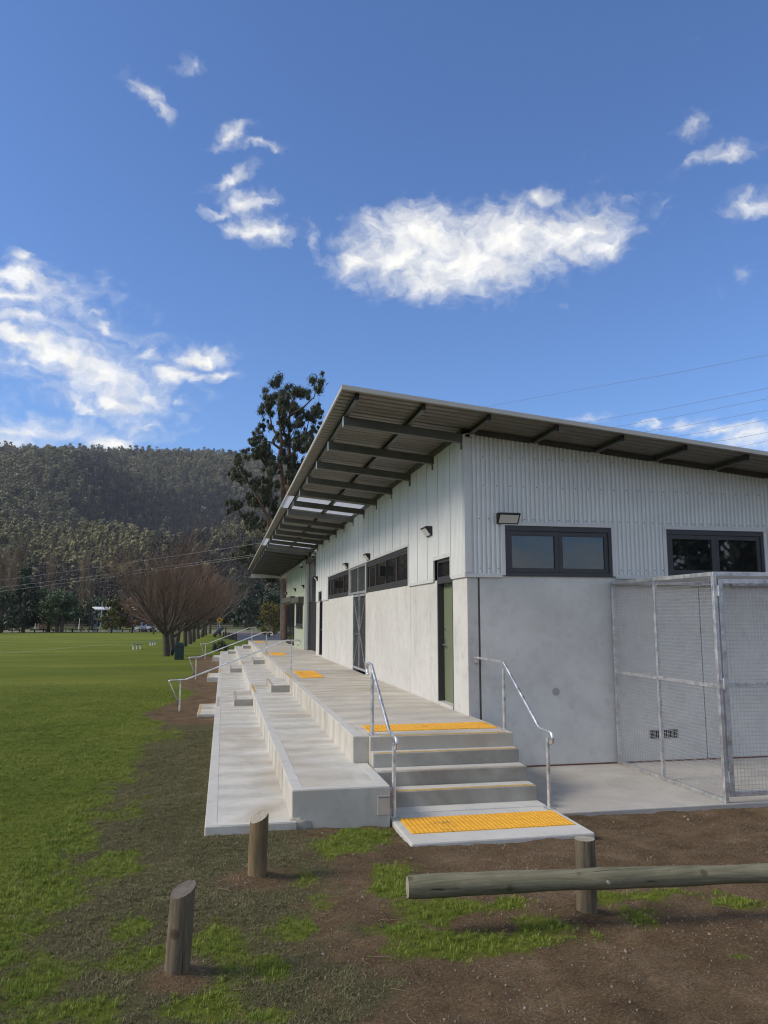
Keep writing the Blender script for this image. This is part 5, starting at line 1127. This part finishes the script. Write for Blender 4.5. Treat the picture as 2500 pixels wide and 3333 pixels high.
class Branches:
    """tapered limbs grown by recursion"""
    def __init__(s, seed): s.r = random.Random(seed); s.big = MB(); s.fine = MB(); s.tips = []
    def limb(s, p, d, L, r, sides, bend=0.12, up=0.25, seg=5, big=True, end=.45):
        pts = [Vector(p)]; rad = [r]; d = Vector(d).normalized()
        for i in range(seg):
            d = (d + Vector((s.r.uniform(-1, 1), s.r.uniform(-1, 1), s.r.uniform(-1, 1))) * bend + Vector((0, 0, up / seg))).normalized()
            pts.append(pts[-1] + d * L / seg); rad.append(r * (1 - (1 - end) * (i + 1) / seg))
        (s.big if big else s.fine).tube(pts, rad, sides, False); return pts, rad, d
def side_dir(rg, d, ang):
    d = Vector(d).normalized(); o = d.orthogonal().normalized(); o.rotate(Matrix.Rotation(rg.uniform(0, 6.283), 3, d))
    return (d * math.cos(ang) + o * math.sin(ang)).normalized()
def vase_tree(seed, H=6.9, dens=1.0):
    """bare vase-shaped street tree: short trunk, spreading limbs, a haze of upright twigs"""
    B = Branches(seed); rg = B.r
    pts, rad, d = B.limb((0, 0, -.2), (rg.uniform(-.06, .06), rg.uniform(-.06, .06), 1), 1.75, .24, 10, .05, 0, 4, True, .8)
    top = pts[-1]; nl = 6
    for i in range(nl):
        az = 6.283 * i / nl + rg.uniform(-.5, .5); an = R(rg.uniform(18, 58)); dr = Vector((math.cos(az) * math.sin(an), math.sin(az) * math.sin(an), math.cos(an)))
        l1, r1, d1 = B.limb(top - Vector((0, 0, rg.uniform(0, .5))), dr, H * rg.uniform(.48, .74), .115, 7, .15, .30, 8, True, .22)
        for j in range(1, 9):
            for rep in range(2 if j > 2 else 1):
                q = l1[j]; rr = r1[j]; dd = side_dir(rg, l1[j] - l1[j - 1], R(rg.uniform(22, 50)))
                l2, r2, d2 = B.limb(q, dd, H * rg.uniform(.16, .42), rr * .5, 5, .10, .55, 5, True, .3)
                for k_ in range(1, 6):
                    for rep2 in range(int(3 * dens)):
                        q2 = l2[k_]; dd2 = side_dir(rg, l2[k_] - l2[k_ - 1], R(rg.uniform(15, 42)))
                        l3, r3, d3 = B.limb(q2, dd2, H * rg.uniform(.07, .24), .0085, 3, .18, .45, 2, False, .4)
                        if rg.random() < .7:
                            dd3 = side_dir(rg, d3, R(rg.uniform(18, 40))); B.limb(l3[1], dd3, H * rg.uniform(.05, .12), .006, 3, .1, .4, 2, False, .5)
                        B.tips.append(l3[-1])
    return B
def place_tree(kind_name, x, y, rz, sc_, meshes, label, group=None, cat='tree', z=None):
    t = empty(kind_name, (x, y, gz(x, y) if z is None else z), rz, label, cat, group); t.scale = (sc_, sc_, sc_)
    for nm, me in meshes: obj(nm, me, None, t, local=True)
    return t
def finish(B, bark, twig):
    a = B.big.mesh('trunk', True); a.materials.append(bark); out = [('trunk', a)]
    if B.fine.v: b = B.fine.mesh('twigs', False); b.materials.append(twig); out.append(('crown', b))
    return out
VT = []
for s_ in (3, 8, 21):
    B = vase_tree(s_, 6.9, 1.0); VT.append((finish(B, M['bark'], M['twig']), B.tips))
leafy = leaf_crown('leaves', [(p.x, p.y, p.z, .28) for p in VT[2][1][::9]], 70, .07, M['russet'], 4, 1)
VT[2] = (VT[2][0] + [('leaves', leafy)], VT[2][1])
AV = [(-3.7, 55.0), (-3.75, 62.0), (-3.9, 68.0), (-3.35, 73.5), (-3.2, 80.2), (-3.1, 86.0), (-3.3, 94.0), (-3.0, 100), (-2.8, 106.7), (-2.7, 113), (-2.5, 119), (-2.1, 131)]
ORD = ('nearest', 'second', 'third', 'fourth', 'fifth', 'sixth', 'seventh', 'eighth', 'ninth', 'tenth', 'eleventh', 'farthest')
for i, (x_, y_) in enumerate(AV):
    place_tree('avenue_tree', x_, y_, (0.4, 2.0, 4.1, 1.1, 5.2, 3.3)[i % 6], (1.08, .98, 1.0, .95, 1.02, 1.0)[i % 6], VT[(0, 1, 1, 2, 0, 2)[i % 6] if i else 0][0],
               ('nearest bare tree of the avenue, beside the green bin' if i == 0 else ORD[i] + ' bare red-brown tree of the avenue counted from the bin'), 'bare avenue trees')

def gum_tree():
    t = empty('gum_tree', (5.0, 64.0, gz(5, 64)), 0, 'tall dark gum tree with open clumped crown rising behind the pavilion', 'tree')
    rg = random.Random(5); yo = {}
    def dep(i): return 64 + math.sin(i * 2.4) * 2.2
    TR = [([(5.0, -.4), (5.0, 2.7), (4.7, 5.3), (3.8, 8.8), (3.5, 9.8), (3.4, 10.6), (2.9, 11.4), (2.5, 12.3), (2.4, 13.3)], .33, 63.6), ([(5.5, -.4), (5.5, 2.7), (5.2, 6.2), (4.9, 10.5), (4.7, 12.5), (4.6, 13.8), (4.3, 15.6), (4.4, 17.1), (4.3, 18.5), (4.1, 20.3), (4.1, 21.4)], .36, 64.3), ([(5.7, -.4), (5.6, 2.7), (5.5, 8.8), (5.3, 12.3), (5.2, 14.1), (5.1, 17.1), (5.1, 19.5), (5.3, 20.8), (5.6, 21.7)], .34, 65.0)]
    BR = [[(3.4, 10.6), (3.7, 12.2), (3.6, 13.6), (3.2, 14.9), (3.1, 16.3)], [(3.6, 9.3), (3.0, 8.9), (1.8, 10.2), (1.4, 10.6), (1.0, 11.6), (.4, 11.4)], [(5.1, 19.5), (6.2, 20.2), (7.1, 21.1)], [(5.1, 15.9), (6.3, 17.2), (6.8, 19.6)], [(2.5, 12.3), (1.8, 13.5), (1.1, 14.5), (1.4, 15.6)], [(3.2, 14.9), (2.5, 16.1), (2.6, 17.8)], [(4.7, 5.3), (3.9, 5.7), (3.2, 6.3), (2.1, 7.4)], [(4.4, 17.1), (3.6, 18.5), (3.4, 19.8)], [(4.4, 16.5), (3.6, 17.0), (2.2, 17.2)], [(5.1, 17.3), (6.4, 18.0), (7.2, 18.4)]]
    for pts, r0, y0 in TR:
        P_ = [Vector((a, y0 + .25 * math.sin(b), b)) for a, b in pts]; obj('trunk', MB().tube(P_, [r0 * (1 - .88 * k_ / (len(P_) - 1)) for k_ in range(len(P_))], 9, False), M['bark_red'], t, smooth=True)
    for i, pts in enumerate(BR):
        P_ = [Vector((a, 64.2 + .35 * k_ * math.sin(i * 2.1), b)) for k_, (a, b) in enumerate(pts)]; obj('branch', MB().tube(P_, [.13 * (1 - .75 * k_ / (len(P_) - 1)) for k_ in range(len(P_))], 6, False), M['gum_bark'], t, smooth=True)
    cl = []; tw = MB()
    for i, (a, b, r_) in enumerate(GUM):
        y_ = dep(i)
        for q in range(10):
            cl.append((a + rg.gauss(0, .62) * r_, y_ + rg.gauss(0, .9) * r_, b + rg.gauss(0, .55) * r_, r_ * rg.uniform(.22, .58)))
        best = min([p for pts, _, _ in TR for p in pts] + [p for pts in BR for p in pts], key=lambda p: (p[0] - a) ** 2 + (p[1] - b + .6) ** 2 + (4 if p[1] > b else 0))
        tw.tube([(best[0], 64.2, best[1]), ((best[0] + a) / 2, (64.2 + y_) / 2, (best[1] + b) / 2 + .15), (a, y_, b)], [.05, .035, .015], 4, False)
    obj('twigs', tw, M['gum_bark'], t)
    o = obj('crown', leaf_crown('crown', cl, 3300, .105, M['gum'], 3, 1, .05, 1.15, .28, True), None, t)
gum_tree()

def mass_tree(name, x, y, h, w, mat, label, seed, n=26, low=.25, leaf=.22, trunk=.22, shape='round', group=None, dens=120, bark='bark', trunks=1):
    """tree of many leaf clumps in an uneven crown on a tapered trunk with a few limbs"""
    rg = random.Random(seed); z0 = gz(x, y); cl = []
    for i in range(n):
        t = rg.random()
        if shape == 'cone': zz = h * (low + (.97 - low) * t); rad = w * .5 * (1 - .85 * t) + .15
        elif shape == 'col': zz = h * (low + (.95 - low) * t); rad = w * .5 * (.9 - .4 * abs(t - .4))
        else: zz = h * (low + (.86 - low) * t); rad = w * .5 * math.sqrt(max(.05, 1 - ((t - .32) / .72) ** 2))
        a = rg.uniform(0, 6.283); q = rad * math.sqrt(rg.uniform(.15, 1.0)); r_ = (w * .5) * rg.uniform(.17, .30) * (1 if shape != 'cone' else 1.15 - .6 * t)
        cl.append((math.cos(a) * q, math.sin(a) * q, zz, r_))
    t_ = empty(name, (x, y, z0), 0, label, 'tree', group)
    for k_ in range(trunks):
        ox = (k_ - (trunks - 1) / 2) * w * .12
        obj('trunk', MB().tube([(ox, 0, -.3), (ox * 1.2, .05, h * low), (ox * 1.6 + .1, 0, h * .75)], [trunk, trunk * .75, trunk * .2], 9, False), M[bark], t_, smooth=True, local=True)
    lm = MB()
    for (a, b, c, r_) in cl[::2]: lm.tube([(0, 0, max(h * low * .7, c - h * .25)), (a * .5, b * .5, c - .12 * h), (a, b, c)], [trunk * .35, trunk * .22, .02], 5, False)
    obj('limbs', lm, M[bark], t_, local=True)
    obj('crown', leaf_crown('crown', cl, dens, leaf, mat, seed, 0, .35, .85), None, t_, local=True); return t_
mass_tree('conifer', -37.3, 143.6, 8.6, 6.0, M['ever'], 'dark spreading conifer at the left edge of the picture', 1, 40, .12, .30, .4, 'round', dens=150)
mass_tree('conifer', -34.6, 147.5, 11.8, 6.2, M['ever'], 'tall dark conical conifer left of the round trees', 2, 60, .14, .28, .35, 'cone', dens=170)
mass_tree('round_tree', -31.2, 151.0, 8.6, 7.2, M['round'], 'large round dark green tree with a domed crown', 3, 60, .30, .24, .42, 'round', dens=170)
mass_tree('round_tree', -28.4, 146.5, 7.4, 6.4, M['round'], 'lower round dark green tree joined to the right of the domed one', 4, 50, .30, .24, .36, 'round', dens=170, trunks=2)
mass_tree('olive_tree', -18.7, 140.0, 6.2, 4.6, M['olive'], 'olive green tree covering the right half of the shelter', 5, 46, .16, .2, .16, 'round', dens=170)
mass_tree('russet_tree', -15.4, 141.0, 6.4, 5.4, M['russet'], 'russet brown leafy tree right of the olive tree', 6, 54, .22, .18, .16, 'round', dens=120)
mass_tree('russet_tree', -11.2, 146.0, 5.4, 4.4, M['russet'], 'smaller russet brown tree behind the parked cars', 7, 36, .3, .18, .12, 'round', dens=100)
mass_tree('golden_bush', -33.0, 160.0, 4.6, 3.6, M['russet'], 'small tan leaved bush behind the round tree trunks', 8, 24, .1, .2, .12, 'round', dens=90)
place_tree('small_bare_tree', -10.7, 128.0, 1.0, .62, VT[1][0], 'small bare tree in front of the parked cars')
# dark trees behind, row by row
DT = [(-62, 205, 11, 9), (-54, 190, 9, 8), (-47, 196, 8, 8), (-40.5, 188, 9.5, 8), (-29, 185, 8, 7), (-25.5, 182, 7.5, 6.5), (-22, 178, 8.5, 7), (-14, 182, 8, 8), (-9, 176, 8.5, 7.5), (-5.5, 190, 10, 8), (-1.5, 205, 13, 9), (2.8, 212, 15, 9.5), (7.6, 208, 14.5, 10), (12.5, 200, 12, 9), (5.2, 168, 8.0, 6), (9.4, 150, 8.5, 7), (15, 170, 11, 9), (-35, 200, 10, 8)]
DN = ['dark evergreen tree far left behind the poplars', 'dark evergreen tree behind the left conifer', 'dark bushy tree behind the conical conifer', 'dark bushy tree between the conifers and the poplars', 'dark tree behind the lower round tree', 'low dark tree left of the shelter', 'dark tree directly behind the shelter', 'dark tree behind the olive tree', 'dark tree behind the parked cars', 'dark tree behind the middle of the avenue', 'tall dark tree behind the far end of the avenue', 'tall dark tree left of the white notice board', 'tall dark tree behind the white notice board', 'dark tree behind the golden bush', 'dark shrubby tree right of the notice board', 'dark leafy tree behind the golden wattle', 'dark tree showing beside the eave post', 'dark tree behind the tall conical conifer']
for i, (x_, y_, h_, w_) in enumerate(DT): mass_tree('dark_tree', x_, y_, h_, w_, (M['ever'], M['gum'], M['ever'])[i % 3], DN[i], 30 + i, 34, .12, .36, .25, 'round', 'dark trees behind the field', dens=60)
# bare poplars
def poplar(seed, H, W):
    B = Branches(seed); rg = B.r; pts, rad, d = B.limb((0, 0, -.2), (0, 0, 1), H * .9, .22, 7, .015, 0, 10, True, .12)
    for j in range(1, 10):
        for q in range(9):
            p = pts[j].lerp(pts[j + 1] if j < 10 else pts[j], rg.random()); l, r_, dd = B.limb(p, side_dir(rg, (0, 0, 1), R(rg.uniform(12, 26))), H * rg.uniform(.14, .30) * W, .035, 4, .05, .5, 4, True, .3)
            for k_ in range(1, 5):
                for z_ in range(4): B.limb(l[k_], side_dir(rg, l[k_] - l[k_ - 1], R(rg.uniform(10, 28))), H * rg.uniform(.05, .12), .016, 3, .05, .4, 1, False, .5)
    return finish(B, M['bark'], M['twig_tan'])
PO = [poplar(1, 16, 1.0), poplar(2, 14, 1.15)]
for i, (x_, y_, s_, lb) in enumerate([(-54.3, 208, 1.15, 'bare tan poplar at the far left edge of the picture'), (-51.0, 204, 1.15, 'second bare tan poplar from the left edge'), (-48.2, 200, 1.18, 'third bare tan poplar from the left edge, behind the conical conifer'), (-42.6, 205, 1.12, 'tall bare tan poplar right of the conical conifer'), (-32.8, 195, 1.0, 'bare tan poplar left of the shelter roof'), (-30.6, 192, .78, 'shorter bare poplar close to the shelter roof')]):
    place_tree('poplar', x_, y_, i * 1.3, s_, PO[i % 2], lb, 'bare poplars')
PG = vase_tree(44, 8.5, .7); PGm = finish(PG, M['twig_grey'], M['twig_grey'])
for i, (x_, y_, s_, lb) in enumerate([(-38.6, 178, 1.1, 'pale grey bare tree showing above the round tree'), (-12.0, 190, 1.5, 'grey bare tree above the russet trees'), (-7.0, 200, 1.7, 'tall grey bare tree behind the top of the nearest avenue tree'), (-1.0, 180, 1.4, 'grey bare tree behind the avenue towards the road'), (-17.5, 196, 1.3, 'grey bare tree behind the olive tree')]):
    place_tree('bare_tree', x_, y_, i * 2.0, s_, PGm, lb, 'grey bare trees')
mass_tree('dark_tree', 33, -21, 13, 11, M['ever'], 'dark tree mirrored in the right-hand gable window', 71, 40, .1, .4, .3, 'round', dens=60)
mass_tree('dark_tree', 42, -24, 14, 12, M['ever'], 'second dark tree mirrored in the right-hand gable window', 72, 40, .1, .4, .3, 'round', dens=60)
mass_tree('wattle_bush', 6.3, 108.0, 5.4, 3.4, M['wattle'], 'golden green wattle bush beyond the end of the deck', 61, 40, .08, .14, .1, 'round', dens=230)
mass_tree('wattle_bush', 8.3, 112.0, 5.0, 3.2, M['olive'], 'olive green bush behind the eave post', 62, 34, .08, .14, .1, 'round', dens=200)
mass_tree('low_shrub', -.25, 64.2, .75, 1.5, M['ever'], 'low dark shrub on the lawn beside the far handrail', 63, 26, .1, .07, .04, 'round', dens=500)

# ================================================================ GROUND COVER (nobody could count it)
def tuft(name, nb, h, spread, w, mat, seed, curl=.5):
    rg = random.Random(seed); V = []; F = []
    for i in range(nb):
        a = rg.uniform(0, 6.283); q = spread * math.sqrt(rg.random()); b = Vector((math.cos(a) * q, math.sin(a) * q, -.005)); o = rg.uniform(0, 6.283)
        L_ = h * rg.uniform(.5, 1.15); ln = Vector((math.cos(o), math.sin(o), 0)) * L_ * rg.uniform(.1, curl); s_ = Vector((-math.sin(o), math.cos(o), 0)) * w * .5
        m_ = b + ln * .35 + Vector((0, 0, L_ * .6)); t_ = b + ln + Vector((0, 0, L_ * rg.uniform(.75, 1)))
        k_ = len(V); V += [b - s_, b + s_, m_ + s_ * .75, m_ - s_ * .75, t_]; F += [(k_, k_ + 1, k_ + 2), (k_, k_ + 2, k_ + 3), (k_ + 3, k_ + 2, k_ + 4)]
    me = MB().add(V, F).mesh(name); me.materials.append(mat); return me
GP = [tuft('grass_tuft', 22, .055, .035, .0042, M['grass'], q, .6) for q in range(4)] + [tuft('grass_tuft', 16, .085, .03, .0045, M['grass'], 9, .7)]
TP = [tuft('turf_tuft', 16, .026, .032, .0042, M['turf'], 20 + q, 1.2) for q in range(4)]
def blades(name, n, x0, x1, y0, y1, which, protos, label, smin, smax, thr, power=1.0, yb=1.0):
    x = x0 + (x1 - x0) * nrg.random(n); y = y0 + (y1 - y0) * nrg.random(n) ** yb; g_, t_ = masks(x, y)
    d = g_ if which == 'green' else np.clip(t_ * 1.0 + .12, 0, 1) * (1 - .7 * g_)
    far_ = sstep(34, 15, y) if y1 > 20 else 1.0
    ok = (d > thr) & (nrg.random(n) < far_) & (nrg.random(n) < d ** power) & (np.abs(x - .15 * y) < 5 + .6 * y)
    ok &= ~((x > X1 - .0) & (x < 4.2) & (y > 8.5)) & ~((x > 1.85) & (x < 3.84) & (y > 7.69)) & ~((x > 3.8) & (y > 8.88)) & ~((y > 8.5) & (x > X1 - .45) & (y > 19.5) & (y < 22))
    x, y, d = x[ok], y[ok], d[ok]; m = len(x); s_ = (smin + (smax - smin) * nrg.random(m)) * (.45 + .55 * d) * np.where((x < -1.75) & (y < 12), .62, 1.0)
    rot = np.stack([nrg.normal(size=m) * .12, nrg.normal(size=m) * .12, nrg.random(m) * 6.283], -1)
    return scatter(name, np.stack([x, y, ground_z(x, y) - .003], -1), rot, s_, nrg.integers(0, len(protos), m), protos, label)
blades('lawn_grass', 62000, -3.6, 4.6, 3.7, 11, 'green', GP, 'bright green grass growing in uneven patches and on the lawn', .32, .9, .05, 1.6)
blades('field_grass', 60000, -8.5, -.3, 11, 34, 'green', GP[:4], 'mown green grass of the field next to the terrace', .6, .95, .3, 1.0, 1.4)
blades('worn_turf', 60000, -2.6, 2.6, 3.7, 17, 'turf', TP, 'short worn olive turf between lawn and terrace', .5, 1.2, .1, .8)
def pebble(seed):
    rg = np.random.default_rng(seed); v, f = ico(1 if seed % 2 else 2); me = np_mesh('pebble', v * (1 + .8 * (rg.random((len(v), 1)) - .5)) * np.array([1, .8, .55]) * .01, f); me.materials.append(M['stone']); return me
PB = [pebble(q) for q in range(5)]
n = 30000; x = -2.2 + 8.6 * nrg.random(n); y = 3.8 + 5.1 * nrg.random(n); g_, t_ = masks(x, y)
ok = (nrg.random(n) < (1 - .85 * g_) * (1 - .75 * t_)) & ~((x > 1.85) & (x < 3.84) & (y > 7.69)) & ~((x > X1) & (x < 1.86) & (y > 8.5)) & ~((x > 3.8) & (y > 8.88))
x, y = x[ok], y[ok]; m = len(x); s_ = .22 + .65 * nrg.random(m) ** 3 + (nrg.random(m) > .985) * (.3 + 1.2 * nrg.random(m) ** 2)
scatter('gravel', np.stack([x, y, ground_z(x, y) + .001], -1), nrg.random((m, 3)) * 6.28, s_, nrg.integers(0, 5, m), PB, 'small stones and gravel strewn over the brown soil')
def stick_mesh(seed):
    rg = random.Random(seed); p = [Vector((-.06, 0, .004)), Vector((-.02, rg.uniform(-.012, .012), .008)), Vector((.03, rg.uniform(-.012, .012), .006)), Vector((.065, 0, .004))]
    me = MB().tube(p, [.0018, .0022, .0018, .001], 4, False).mesh('stick'); me.materials.append(M['twig_tan']); return me
SP = [stick_mesh(q) for q in range(4)]; n = 420
x = -1.8 + 6.5 * nrg.random(n); y = 3.9 + 4.6 * nrg.random(n); ok = ~((x > 1.85) & (x < 3.84) & (y > 7.69)); x, y = x[ok], y[ok]; m = len(x)
scatter('litter_twigs', np.stack([x, y, ground_z(x, y) + .003], -1), np.stack([0 * x, nrg.normal(size=m) * .15, nrg.random(m) * 6.28], -1), .3 + .9 * nrg.random(m) ** 2, nrg.integers(0, 4, m), SP, 'dry twigs and straw lying on the soil')

# ================================================================ HAZE: even pale air round the whole place
hz = obj('haze', MB().box(-5600, 5600, -5600, 7700, -6.0, 330.0)); tag(hz, 'thin pale haze in the valley air', kind='stuff')
def haze_mat():
    m = bpy.data.materials.new('haze_air'); m.use_nodes = True; N = m.node_tree.nodes; L = m.node_tree.links
    N.remove(N['Principled BSDF']); v = N.new('ShaderNodeVolumePrincipled')
    v.inputs['Color'].default_value = (0.80, 0.87, 1.0, 1); v.inputs['Density'].default_value = HAZE; v.inputs['Anisotropy'].default_value = 0.2
    L.new(v.outputs[0], N['Material Output'].inputs['Volume']); return m
HAZE = 0.0001
hz.data.materials.append(haze_mat())
